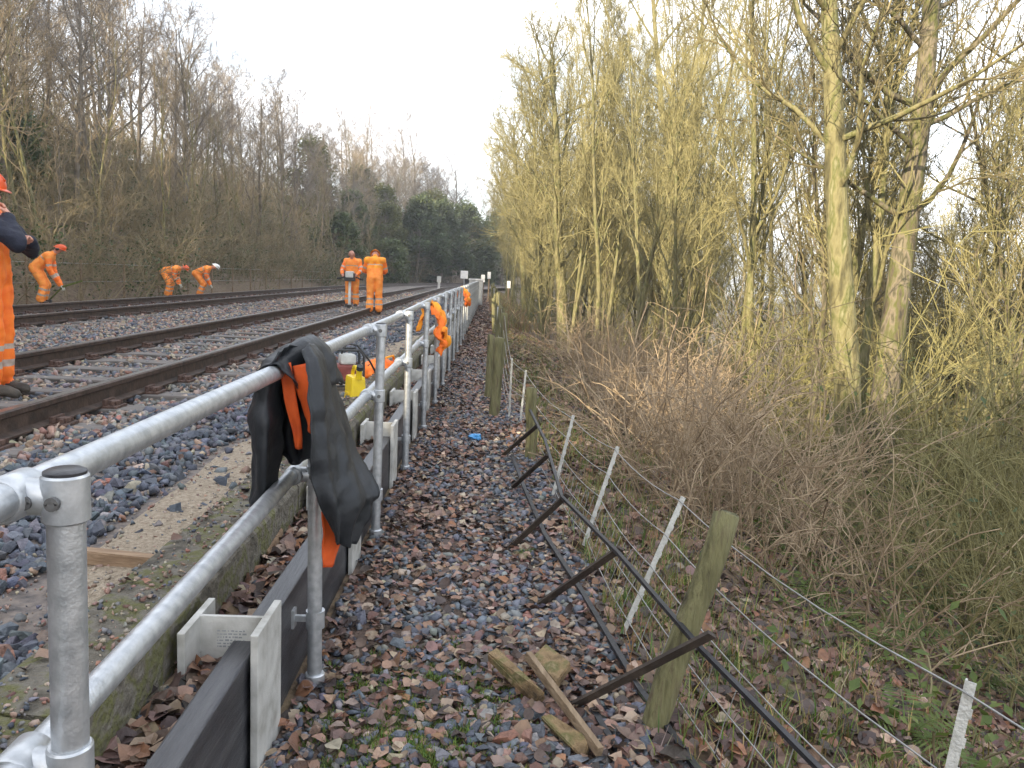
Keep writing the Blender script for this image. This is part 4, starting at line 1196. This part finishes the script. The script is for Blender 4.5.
# ------------------------------------------------------------------ trees
def limb(mb, p, d, L, r0, r1, nseg, sides, r, wob=.18, trop=.05, path=None):
    pts, rad = [Vector(p)], [r0]; d = d.normalized(); step = L / nseg
    for i in range(nseg):
        d = (d + Vector((r.gauss(0, wob), r.gauss(0, wob), r.gauss(0, wob) + trop))).normalized()
        pts.append(pts[-1] + d * step); rad.append(lerp(r0, r1, (i + 1) / nseg))
    mb.tube(pts, rad, sides, caps=False)
    return pts, rad
def sample(pts, rad, t):
    u = t * (len(pts) - 1); i = min(int(u), len(pts) - 2); f = u - i
    return pts[i].lerp(pts[i + 1], f), lerp(rad[i], rad[i + 1], f), (pts[i + 1] - pts[i]).normalized()
def off_dir(d, ang, az, r):
    ref = Vector((0, 0, 1)) if abs(d.z) < .9 else Vector((1, 0, 0))
    x = d.cross(ref).normalized(); y = d.cross(x)
    s = x * math.cos(az) + y * math.sin(az)
    return (d * math.cos(ang) + s * math.sin(ang)).normalized()
def bare_tree(seed, H, r0, first=.3, nb=14, blen=.38, up=.10, n2=6, n3=6, n4=4, bark='bark_grey', twig='twig_brown', trunk=None, ang=(.6, 1.1), sides=8, twr=.006, low=0, wobble=.05):
    """returns parts: trunk with main limbs, crown of twigs"""
    r = random.Random(seed); T, C = MB(), MB()
    if trunk is None:
        tp, tr = [Vector((0, 0, -.3))], [r0 * 1.25]; d = Vector((r.gauss(0, .04), r.gauss(0, .04), 1)).normalized(); n = 12
        for i in range(n):
            d = (d + Vector((r.gauss(0, wobble), r.gauss(0, wobble), .06))).normalized()
            tp.append(tp[-1] + d * (H + .3) / n); tr.append(lerp(r0, r0 * .12, ((i + 1) / n) ** 1.1))
    else:
        tp = cr_spline(trunk, 14); tr = [lerp(r0, r0 * .22, (i / 13) ** 1.2) for i in range(14)]; tr[0] *= 1.25
    T.tube(tp, tr, sides + 2, caps=False)
    az = r.uniform(0, 6)
    for b in range(nb):
        t = first + (1 - first) * (b + r.random()) / nb
        if t > .985: t = .985
        p, pr, pd = sample(tp, tr, t); az += 2.4 + r.uniform(-.5, .5)
        L = H * blen * (1.15 - .75 * t) * r.uniform(.7, 1.25) + .5
        d = off_dir(pd, r.uniform(*ang), az, r)
        bp, br = limb(T, p, d, L, min(pr * .6, .012 + L * .0115), .007, 7, 6, r, .13, up)
        for c in range(n2):
            t2 = .18 + .82 * (c + r.random()) / n2; t2 = min(t2, .97)
            q, qr, qd = sample(bp, br, t2)
            L2 = L * r.uniform(.3, .55) * (1.1 - .5 * t2)
            cp, cr_ = limb(C, q, off_dir(qd, r.uniform(.4, .95), r.uniform(0, 6.3), r), L2, min(qr * .75, .016), .006, 5, 4, r, .16, up)
            for e in range(n3):
                t3 = .15 + .83 * (e + r.random()) / n3; t3 = min(t3, .97)
                q3, r3, d3 = sample(cp, cr_, t3); L3 = L2 * r.uniform(.3, .6)
                ep, er = limb(C, q3, off_dir(d3, r.uniform(.4, .95), r.uniform(0, 6.3), r), L3, twr * 1.25, twr * .7, 3, 3, r, .17, up * .8)
                for g in range(n4):
                    q4, r4, d4 = sample(ep, er, min(.95, .2 + .75 * r.random()))
                    limb(C, q4, off_dir(d4, r.uniform(.4, .9), r.uniform(0, 6.3), r), L3 * r.uniform(.35, .7) + .05, twr * .85, twr * .45, 2, 3, r, .15, .05)
    return [('trunk', T.mesh('trunk', bark, smooth=True)), ('crown', C.mesh('crown', twig))]
def shrub(seed, H, stems=14, spreadr=.5, n2=5, n3=4, mt='bank_scrub', arch=.0, r0=.012, twr=.005, stemname='stem', leaves=0, leafmat='scrubleaf', lsize=.05):
    r = random.Random(seed); T, C, Lf = MB(), MB(), MB()
    for s in range(stems):
        a = r.uniform(0, 6.3); rr = spreadr * math.sqrt(r.random())
        p = Vector((math.cos(a) * rr, math.sin(a) * rr, -.1)); lean = r.uniform(.05, .6)
        d = Vector((math.cos(a) * lean, math.sin(a) * lean, 1))
        L = H * r.uniform(.5, 1.15)
        bp, br = limb(T, p, d, L, r0 * r.uniform(.6, 1.3), .005, 7, 5, r, .12, -arch + .02)
        for c in range(n2):
            q, qr, qd = sample(bp, br, min(.97, .2 + .8 * r.random()))
            L2 = L * r.uniform(.2, .45)
            cp, cr_ = limb(C, q, off_dir(qd, r.uniform(.4, 1.0), r.uniform(0, 6.3), r), L2, twr * 1.2, twr * .7, 4, 3, r, .2, .02 - arch)
            for e in range(n3):
                q3, r3, d3 = sample(cp, cr_, min(.95, .15 + .8 * r.random()))
                limb(C, q3, off_dir(d3, r.uniform(.4, 1), r.uniform(0, 6.3), r), L2 * r.uniform(.25, .6), twr * .8, twr * .5, 2, 3, r, .2, 0)
        for k in range(leaves // stems):
            q, qr, qd = sample(bp, br, r.random() * .9 + .05)
            c = q + Vector((r.gauss(0, .16), r.gauss(0, .16), r.gauss(0, .12))); leafquad(Lf, c, lsize * r.uniform(.6, 1.3), r)
    parts = [(stemname, T.mesh(stemname, mt)), ('twigs', C.mesh('twigs', mt))]
    if leaves: parts.append(('leaves', Lf.mesh('leaves', leafmat)))
    return parts
def leafquad(mb, c, s, r):
    a, b = r.uniform(0, 6.3), r.gauss(0, .6)
    x = Vector((math.cos(a), math.sin(a), b)).normalized(); y = x.cross(Vector((r.gauss(0, .5), r.gauss(0, .5), 1))).normalized()
    mb.add([c - x * s, c - y * s * .55 + Vector((0, 0, s * .12)), c + x * s, c + y * s * .55 + Vector((0, 0, s * .12))], [(0, 1, 2), (0, 2, 3)])
def evergreen(seed, H, R, n=7000, mt='ever', conical=.5, base=.06, size=.2):
    r = random.Random(seed); T, C = MB(), MB()
    tp = [Vector((0, 0, -.3)), Vector((.1, 0, H * .4)), Vector((0, .1, H * .9))]; T.tube(tp, [H * .022, H * .016, .03], 8, caps=False)
    cl = []
    for i in range(46):
        t = base + (1 - base) * r.random() ** .9; rad = R * (1 - conical * t) * (math.sin(math.pi * min(1, (t - base) / (1 - base) * .8 + .2))) ** .6
        a = r.uniform(0, 6.3); q = Vector((math.cos(a) * rad * r.uniform(.5, 1), math.sin(a) * rad * r.uniform(.5, 1), H * t))
        cl.append((q, R * r.uniform(.22, .42)))
        T.tube([Vector((0, 0, q.z * .85)), q * .6 + Vector((0, 0, q.z * .38)), q], [.05, .03, .012], 4, caps=False)
    for k in range(n):
        c, s = cl[r.randrange(len(cl))]
        d = Vector((r.gauss(0, 1), r.gauss(0, 1), r.gauss(0, .75))).normalized() * s * r.random() ** .4
        leafquad(C, c + d, size * r.uniform(.6, 1.4), r)
    return [('trunk', T.mesh('trunk', 'bark_grey', smooth=True)), ('crown', C.mesh('crown', mt))]

# --- left bank: bare woodland in rows up the slope
PB = [bare_tree(20 + i, H, r, .28, nb, .36, .10, 6, 6, 4, bk, tw, twr=tr_) for i, (H, r, nb, bk, tw, tr_) in enumerate([
    (12.5, .15, 15, 'bark_grey', 'twig_brown', .008), (14.5, .17, 17, 'bark_grey', 'twig_grey', .008), (10.5, .11, 14, 'olive_bark', 'twig_brown', .007), (12, .12, 15, 'bark_moss', 'twig_grey', .008)])]
PS = [bare_tree(60 + i, H, r, .25, 12, .26, .22, 4, 4, 3, bk, 'twig_brown', ang=(.35, .7), twr=.006, sides=6) for i, (H, r, bk) in enumerate([(8, .055, 'olive_bark'), (6.5, .045, 'bark_grey'), (9, .06, 'olive_bark')])]
SH = [shrub(80 + i, H, 22, 1.0, 7, 5, 'bank_scrub', .03, .013, .006, leaves=lv) for i, (H, lv) in enumerate([(2.2, 500), (1.7, 1100), (2.8, 200)])]
EV = [evergreen(90, 9, 3.8, 12000, 'ever', .35), evergreen(91, 13, 4.2, 9000, 'everlight', .4), evergreen(92, 6, 3.0, 6000, 'ever', .2, .05)]
r = random.Random(5)
def put(parts, x, y, sc, name, label, cat, group, tl=.04):
    return copy_thing(parts, (x, y, zt(x, y) - .05), r.uniform(0, 6.28), sc, name, label, cat, group, (r.gauss(0, tl), r.gauss(0, tl)))
LAB_T, LAB_S, LAB_B = 'tall bare grey-brown tree on the wooded bank beyond the tracks', 'slender pale sapling near the foot of the bank beyond the tracks', 'tangled brown scrub bush with some ivy on the bank beyond the tracks'
def clear_view(x, y):
    u = proj((x, y, zt(x, y) + .3)); return not (775 < u[0] < 945 and y < 12.5)
def jit(a): return r.uniform(-a, a)
# saplings along the foot
y = 8.0
while y < 95:
    x = -12.3 + bend(y) - abs(jit(1.6)); put(PS[r.randrange(3)], x, y, r.uniform(.7, 1.1), 'sapling', LAB_S, 'tree', 'saplings at the foot of the far bank'); y += r.uniform(1.3, 2.6) * (1 if y < 50 else 1.8)
for row, (x0, dy, s0, s1) in enumerate([(-15, 3.2, .6, .85), (-19, 3.6, .7, .95), (-24, 3.8, .75, 1.0), (-30, 4.2, .8, 1.0), (-36, 5, .85, 1.05)]):
    y = 4.0 + row * 1.7
    while y < 128:
        x = x0 + bend(y) + jit(1.8)
        put(PB[r.randrange(4)], x, y + jit(1.2), r.uniform(s0, s1), 'bare_tree', LAB_T, 'tree', 'bare trees on the far bank'); y += dy * r.uniform(.7, 1.35) * (1 if y < 60 else 1.5)
for row, (x0, dy) in enumerate([(-12.2, 2.2), (-14.5, 2.3), (-17.5, 2.8), (-20, 2.8), (-23, 2.8), (-26, 3.0), (-29, 3.2), (-32, 3.4), (-36, 3.6)]):
    y = 7 + row
    while y < 110:
        x = x0 + bend(y) + jit(.9)
        put(SH[r.randrange(3)], x, y, r.uniform(.8, 1.5) * (1 if row < 3 else 1.35), 'scrub_bush', LAB_B, 'bush', 'scrub on the far bank', .1); y += dy * r.uniform(.7, 1.4) * (1 if y < 50 else 1.7)
# evergreens toward the far end of the cutting
for (ei, x, y, s, lab) in [(1, -17.5, 80, .8, 'rounded olive evergreen rising among bare trees on the bank'), (0, -13.5, 78, .75, 'dark evergreen at the bend, leftmost of the dark trees'), (1, -12, 90, .7, 'yellow-green topped evergreen above the dark trees at the bend'),
                           (0, -8.5, 92, 1.0, 'dark blue-green evergreen behind the white sign at the bend'), (2, -12.5, 66, .8, 'low dark evergreen shrub at the foot of the bank before the bend'), (1, -10.8, 84, .6, 'mid-green evergreen filling the gap above the far rails'),
                           (0, -6, 98, 1.05, 'dark evergreen right of the white sign at the bend'), (0, -3, 104, 1.1, 'dark evergreen closing the view behind the far fence posts'), (1, -16, 100, .75, 'olive evergreen high on the bank near the bend'), (1, -8, 104, .85, 'olive evergreen rising behind the dark trees at the bend'),
                           (0, 1.5, 116, 1.2, 'farthest dark evergreen at the end of the straight'), (2, -9.5, 76, .7, 'small green bush at trackside before the dark evergreens'), (2, -18, 30, .6, 'ivy-green holly bush low among the saplings')]:
    put(EV[ei], x, y, s, 'evergreen_tree', lab, 'tree', 'evergreens on the far bank')
for i in range(16):
    y = r.uniform(96, 125); x = -15 + bend(y) - r.uniform(0, 9); put(PB[i % 4], x, y, r.uniform(.95, 1.25), 'bare_tree', LAB_T, 'tree', 'bare trees on the far bank')
for i in range(9):
    y = r.uniform(118, 135); x = -8 + i * 2.2; put(PB[i % 4], x, y, r.uniform(1.0, 1.3), 'bare_tree', LAB_T, 'tree', 'bare trees on the far bank')
# unseen evergreens added behind the camera, placed to shade the near ground
y = -4.0
k = 0
while y > -34:
    for x0 in (-13.5, -19, -25):
        put(EV[(0, 2)[k % 2]], x0 + jit(1.2), y + jit(1), r.uniform(.85, 1.1), 'evergreen_tree', 'unseen dense evergreen added behind the photographer to shade the near ground', 'tree', 'evergreens added behind the photographer for shade'); k += 1
    y -= 6

# --- right side: trees on the falling slope
def hero(seed, label, base, tops, r0, nb, first=.25, bark='olive_bark', twig='twig_olive', blen=.22, extra=0, H=None, **kw):
    """trunk traced through image points at its own depth"""
    B0 = on_ground(*base)
    dep = B0.y; pts = [Vector((0, 0, -.3))]
    for (x, y_, dd) in tops:
        P = ony(x, y_, dep + dd); pts.append(P - B0)
    H_ = H or (pts[-1].z)
    parts = bare_tree(seed, H_, r0, first, nb, blen, kw.pop('up', .08), bark=bark, twig=twig, trunk=pts, **kw)
    return copy_thing(parts, B0, 0, 1, 'bare_tree', label, 'tree', 'trees on the falling slope')
hero(1, 'thick straight tree with a sunlit stripe, left of the big pair', (850, 540), [(848, 400, 0), (838, 230, 0), (832, 60, .1), (822, -120, .3), (815, -330, .6)], .185, 22, .42, 'olive_bark', 'twig_dark', n2=6, n3=6, n4=3, twr=.0055, blen=.3, ang=(.7, 1.3))
hero(2, 'leaning mossy dark tree, right of the big pair', (872, 545), [(880, 440, 0), (902, 260, .2), (925, 80, .3), (938, -100, .4), (950, -300, .6)], .20, 22, .42, 'bark_moss', 'twig_dark', n2=6, n3=6, n4=3, twr=.0055, blen=.3, ang=(.7, 1.3))
hero(3, 'pale twin-stemmed tree by the thicket, right stem with sunlit side', (690, 400), [(688, 300, 0), (680, 240, 0), (668, 160, 0), (655, 30, .2), (645, -140, .4)], .19, 24, .2, n2=7, n3=7, n4=4, twr=.0055, blen=.32, ang=(.5, 1.1))
hero(4, 'second pale stem rising behind the twin-stemmed tree', (697, 398), [(694, 300, .3), (692, 200, .4), (700, 100, .6), (705, -60, .9)], .15, 24, .25, n2=7, n3=7, n4=4, twr=.0055, blen=.32, ang=(.5, 1.1))
hero(5, 'dark ivy-clad tree standing behind the twin-stemmed tree', (772, 405), [(772, 300, 0), (770, 180, 0), (765, 50, 0), (772, -110, .3)], .2, 24, .25, 'bark_moss', 'twig_olive', n2=7, n3=7, n4=4, twr=.0055, blen=.34, ang=(.6, 1.2))
hero(6, 'sunlit tree bending left above the thicket', (628, 345), [(618, 300, 0), (600, 250, 0), (588, 190, 0), (580, 100, .3), (574, 40, .6)], .17, 24, .22, n2=7, n3=7, n4=4, twr=.0055, blen=.36, ang=(.4, 1.0))
hero(7, 'thickest sunlit trunk in the row along the far fence', (564, 352), [(562, 300, 0), (558, 230, 0), (556, 130, 0), (550, 60, .2)], .20, 24, .28, n2=7, n3=7, n4=4, twr=.0055, blen=.36, ang=(.4, 1.0))
hero(8, 'slim pale trunk, second from the left in the row along the far fence', (526, 322), [(523, 270, 0), (520, 225, 0), (516, 170, 0), (513, 125, 0)], .14, 24, .35, n2=7, n3=7, n4=4, twr=.0055, blen=.30, ang=(.4, 1.0))
hero(9, 'slim pale trunk, leftmost of the row along the far fence', (514, 302), [(511, 265, 0), (508, 230, 0), (504, 190, 0), (499, 155, 0)], .16, 24, .4, n2=7, n3=7, n4=4, twr=.0055, blen=.32, ang=(.4, 1.0))
hero(10, 'slim sunlit trunk between the two pale trunks and the thickest one', (542, 335), [(540, 285, 0), (536, 220, 0), (535, 150, 0), (531, 100, 0)], .12, 24, .3, n2=7, n3=7, n4=4, twr=.0055, blen=.38, ang=(.4, 1.0))
hero(11, 'green mossy trunk at the right edge of the wood', (1012, 565), [(1016, 440, 0), (1026, 300, 0), (1034, 150, .2), (1050, -60, .5)], .115, 16, .25, 'bark_moss', n2=5, n3=5, n4=3, blen=.3, ang=(.7, 1.3))
hero(12, 'forked leaning sapling right of the big pair', (905, 480), [(915, 400, 0), (930, 330, .2), (950, 250, .5), (975, 160, .8)], .085, 14, .2, 'olive_bark', n2=5, n3=5, n4=3, blen=.35, ang=(.5, 1.1))
# filler woodland copies behind them
PR = [bare_tree(120 + i, H, r_, .22, 20, .34, .12, 7, 7, 4, bk, 'twig_olive', ang=(.4, 1.0), twr=.0055) for i, (H, r_, bk) in enumerate([(11, .11, 'olive_bark'), (13, .14, 'bark_moss'), (9, .08, 'olive_bark')])]
LAB_R = 'bare olive-twigged tree deeper in the wood on the falling slope'
for (y0, y1, xa, xb, n_, s0, s1) in [(14, 26, 6.5, 17, 7, .45, .7), (22, 40, 5.0, 20, 14, .5, .8), (36, 60, 2.4, 16, 20, .6, .85), (56, 115, 2.2, 14, 26, .55, .85), (18, 34, 3.0, 7, 6, .6, .85), (9, 16, 7.5, 14, 5, .6, .9), (20, 55, 1.6, 5, 10, .4, .6)]:
    for i in range(n_):
        y = r.uniform(y0, y1); x = r.uniform(xa, xb) + bend(y)
        put(PR[r.randrange(3)], x, y, r.uniform(s0, s1), 'bare_tree', LAB_R, 'tree', 'trees deeper in the wood')
PU = [bare_tree(220 + i, H, r_, .3, 16, .20, .22, 6, 6, 4, 'olive_bark', 'twig_olive', ang=(.35, .8), twr=.0052, sides=6, wobble=.035) for i, (H, r_) in enumerate([(11, .075), (9.5, .06), (12, .09)])]
for (y0, y1, xa, xb, n_, s0, s1) in [(14, 24, 2.9, 7, 11, .7, 1.0), (22, 40, 1.7, 7, 26, .7, 1.0), (38, 80, 1.0, 6, 34, .55, .85), (10, 16, 4.5, 10, 8, .7, 1.0)]:
    for i in range(n_):
        y = y0 + (y1 - y0) * (i + r.random()) / n_; x = xa + (xb - xa) * r.random() ** 1.4 + bend(y)
        put(PU[r.randrange(3)], x, y, r.uniform(s0, s1), 'slim_tree', 'slim upright pale-barked tree in the crowded wood right of the path', 'tree', 'slim trees right of the path', .05)
SR = [shrub(140 + i, H, 16, .55, 6, 4, 'twig_green', -.01, .012, .005, leaves=lv, lsize=.05) for i, (H, lv) in enumerate([(2.6, 0), (3.4, 120), (2.0, 300)])]
LAB_U = 'thin-stemmed leafless shrub in the undergrowth of the wood'
for (y0, y1, xa, xb, n_) in [(6.5, 9, 4.4, 8, 5), (9, 16, 4.6, 11, 20), (15, 30, 3.2, 13, 34), (30, 60, 2.4, 10, 24)]:
    for i in range(n_):
        y = r.uniform(y0, y1); x = r.uniform(xa, xb) + bend(y)
        if clear_view(x, y): put(SR[r.randrange(3)], x, y, r.uniform(.7, 1.25), 'shrub', LAB_U, 'shrub', 'shrubs under the trees', .1)
PD = [bare_tree(240 + i, H, r_, .3, 16, .24, .16, 6, 6, 4, 'bark_moss', 'twig_dark', ang=(.4, .95), twr=.005, sides=6, wobble=.05) for i, (H, r_) in enumerate([(9, .06), (11, .085)])]
for i in range(13):
    y = r.uniform(10, 26); x = .27 * y + 1.2 + r.random() * .35 * y
    put(PD[i % 2], x, y, r.uniform(.5, .85), 'slim_tree', 'slim dark mossy tree standing in the shaded wood at the right', 'tree', 'slim dark trees at the right', .06)
for i in range(18):
    y = 3.4 + 5.0 * r.random(); x = path_edge(y) + 2.0 + .22 * y + 1.6 * r.random()
    if clear_view(x, y): put(SR[r.randrange(3)], x, y, r.uniform(.45, .8), 'shrub', LAB_U, 'shrub', 'shrubs under the trees', .12)
# dry bramble thicket just beyond the fence
BR = [shrub(160 + i, H, 24, .6, 5, 2, 'bramble', .13, .0065, .0034) for i, H in enumerate((1.5, 1.8, 1.2))]
for i in range(46):
    y = 5.2 + 16 * (i / 46) + jit(.8); x = path_edge(y) + .8 + abs(jit(1.9)) + .05 * y
    x = min(x, .13 * y + 1.55)
    if clear_view(x, y): put(BR[i % 3], x, y, r.uniform(.7, 1.1), 'bramble_thicket', 'straw-brown dry bramble tangle on the slope beyond the wire fence', 'bramble', 'dry brambles beyond the fence', .08)
for i in range(3):
    y = 4.4 + 1.0 * i; x = path_edge(y) + 1.2 + abs(jit(1.1)) + .2
    put(BR[i % 3], x, y, r.uniform(.6, .85), 'bramble_thicket', 'straw-brown dry bramble tangle on the slope beyond the wire fence', 'bramble', 'dry brambles beyond the fence', .08)
# tall thin wands in the right foreground
for i, (px_, py_, h_, lab) in enumerate([(935, 660, 1.0, 'tan whippy shrub above the fern at the lower right'), (985, 640, 1.3, 'tallest tan whippy shrub near the right edge'), (895, 600, .8, 'tan whippy shrub at the foot of the big pair of trees'), (1008, 720, .8, 'low tan whippy shrub in the lower right corner')]):
    P = on_ground(px_, py_)
    copy_thing(SR[i % 2], (P.x, P.y, P.z - .03), i * 1.3, h_ * .55, 'shrub', lab, 'shrub', 'whippy shrubs at the lower right')
# low leafy green growth among the litter
GB = [shrub(180 + i, .5, 12, .4, 2, 1, 'twig_dark', .08, .004, .003, leaves=420, leafmat='fern', lsize=.03) for i in range(2)]
for i in range(44):
    y = 2.3 + 9 * r.random() ** 1.2; x = path_edge(y) + .9 + r.random() * 3.2 + .12 * y
    put(GB[i % 2], x, y, r.uniform(.5, 1.1), 'leafy_undergrowth', 'low green leafy plant on the shaded slope under the trees', 'plant', 'green plants on the slope', .1)
# ferns
def fern(seed, n=9, L=.5):
    rr = random.Random(seed); parts = []
    for f in range(n):
        a = 6.28 * f / n + rr.uniform(-.2, .2); b = MB(); pts = []
        el = rr.uniform(.6, 1.1); l = L * rr.uniform(.75, 1.2); dx, dy = math.cos(a), math.sin(a)
        for i in range(15):
            t = i / 14; rad_ = l * t * (.65 + .3 * t); pts.append(Vector((dx * rad_, dy * rad_, l * (el * t - .85 * el * t * t * 1.0) + .02)))
        b.tube(pts, [.004 * (1 - .7 * i / 14) for i in range(15)], 3, caps=False)
        sx = Vector((-dy, dx, 0))
        for i in range(2, 15):
            t = i / 14; w = l * .26 * math.sin(math.pi * min(1, t * .9 + .1)) ** .8 * (1 - .2 * t); d = (pts[i] - pts[i - 1]).normalized()
            for s in (-1, 1):
                p = pts[i]; tip = p + sx * (s * w) + d * w * .35 - Vector((0, 0, w * .2)); m_ = p.lerp(tip, .45); hw = l * .022
                b.add([p, m_ + d * hw, tip, m_ - d * hw], [(0, 1, 2), (0, 2, 3)])
        parts.append(('frond', b.mesh('frond', 'fern')))
    return parts
FE = [fern(1), fern(2, 7, .42)]
for i, (px_, py_, s, lab) in enumerate([(870, 655, .75, 'green fern under the wire in front of the big pair of trees'), (800, 600, .6, 'small fern left of the larger ferns on the slope'), (905, 745, .7, 'fern at the bottom of the slope beside the nearest steel stake'), (935, 600, .8, 'fern in shade behind the whippy shrubs'), (1000, 600, .9, 'fern at the right edge below the mossy trunk'), (770, 700, .4, 'low fern tuft near the wooden post'), (985, 690, .6, 'fern near the right edge beyond the fence wire'), (840, 625, .6, 'fern just left of the big fern below the wire'), (900, 640, .7, 'fern below the leaning mossy tree'), (955, 650, .7, 'fern between the two whippy shrubs')]):
    P = on_ground(px_, py_); copy_thing(FE[i % 2], P, i * .7, s, 'fern', lab, 'fern', 'ferns on the slope')
P = onz(525, 556, .01); copy_thing(FE[1], P, 0, .2, 'weed', 'small bright green weed at the foot of the black panel', 'weed', None)

# ------------------------------------------------------------------ lineside things far along
far = thing('lineside_fence', 'low wire fence of thin posts at the foot of the wooded bank', 'fence', (-10.9, 20, 0))
y = 12.0; prev = None
FP = MB().tube([(0, 0, -.2), (0, 0, 1.15)], .035, 6).mesh('post', 'wood')
ws = [[], []]
while y < 80:
    x = -11.2 + bend(y); z = zt(x, y)
    link('post', FP, far, (x + 10.9, y - 20, z))
    for i_, hgt in enumerate((.55, 1.05)): ws[i_].append((x + 10.9, y - 20, z + hgt))
    y += 2.6
for w_ in ws: MB().tube(w_, .005, 4).build('fence_wire', 'wire', far)
P = ony(464, 283, 62)
sg = thing('lineside_sign', 'small white square sign on a grey post beside the far track', 'sign', (P.x, 62, zt(P.x, 62)))
MB().tube([(0, 0, -.2), (0, 0, 1.75)], .035, 8).build('post', 'galv', sg)
MB().box((-.28, -.06, 1.25), (.28, -.035, 1.85)).build('sign_plate', 'signwhite', sg, bevel=.005)
P = ony(439, 283, 60)
sg = thing('lineside_post', 'short pale marker post left of the white sign', 'post', (P.x, 60, .2))
MB().box((-.09, -.05, 0), (.09, .05, .7)).build('stem', 'greycase', sg, bevel=.01); MB().box((-.15, -.07, .7), (.15, .05, 1.15)).build('plate', 'machwhite', sg, bevel=.01)
cb = thing('equipment_cabinet', 'pale grey equipment cabinet at the far end of the railing', 'cabinet', (-.72, 41.2, 0))
MB().box((-.35, -.3, 0), (.35, .3, 1.25)).build('cabinet_body', 'greycase', cb, bevel=.02); MB().box((-.38, -.33, 1.25), (.38, .33, 1.33)).build('lid', 'signwhite', cb, bevel=.01); MB().box((-.30, -.315, .1), (.30, -.302, 1.18)).build('door', 'machwhite', cb, bevel=.004)
for i, (px_, Y_, h_, lab) in enumerate([(483, 44, 1.5, 'leftmost of the far fence posts past the railing end, sunlight painted as a white top'), (489, 47, 1.7, 'middle far fence post past the railing end, sunlight painted as a white top'), (509, 45, 1.5, 'rightmost far fence post, sunlight painted as a white top')]):  # far fence posts; their white tops stand for sunlight on them
    P = ony(px_, 280, Y_); z = zt(P.x, Y_)
    mk = thing('lineside_post', lab, 'post', (P.x, Y_, z), 0, 'fence posts with painted sunlight at the far end of the path')
    MB().tube([(0, 0, -.1), (0, 0, h_)], .05, 8).build('stem', 'wood', mk); MB().box((-.1, -.06, h_ - .35), (.1, .06, h_ + .05)).build('sunlit_top', 'signwhite', mk, bevel=.01)

# ------------------------------------------------------------------ thin morning haze in the cutting
hb = MB().box((-915, -915, -13.5), (915, 1215, 34))
hm = bpy.data.materials.new('haze'); hm.use_nodes = True
hn = hm.node_tree; hn.nodes.remove(hn.nodes['Principled BSDF'])
pv = hn.nodes.new('ShaderNodeVolumePrincipled'); pv.inputs['Color'].default_value = (.92, .95, 1, 1); pv.inputs['Density'].default_value = .0010; pv.inputs['Anisotropy'].default_value = .2
hn.links.new(pv.outputs[0], hn.nodes['Material Output'].inputs['Volume'])
M['haze'] = hm
ho = hb.build('haze', 'haze'); tag(ho, 'thin pale haze hanging over the whole cutting', 'haze', None, 'stuff')
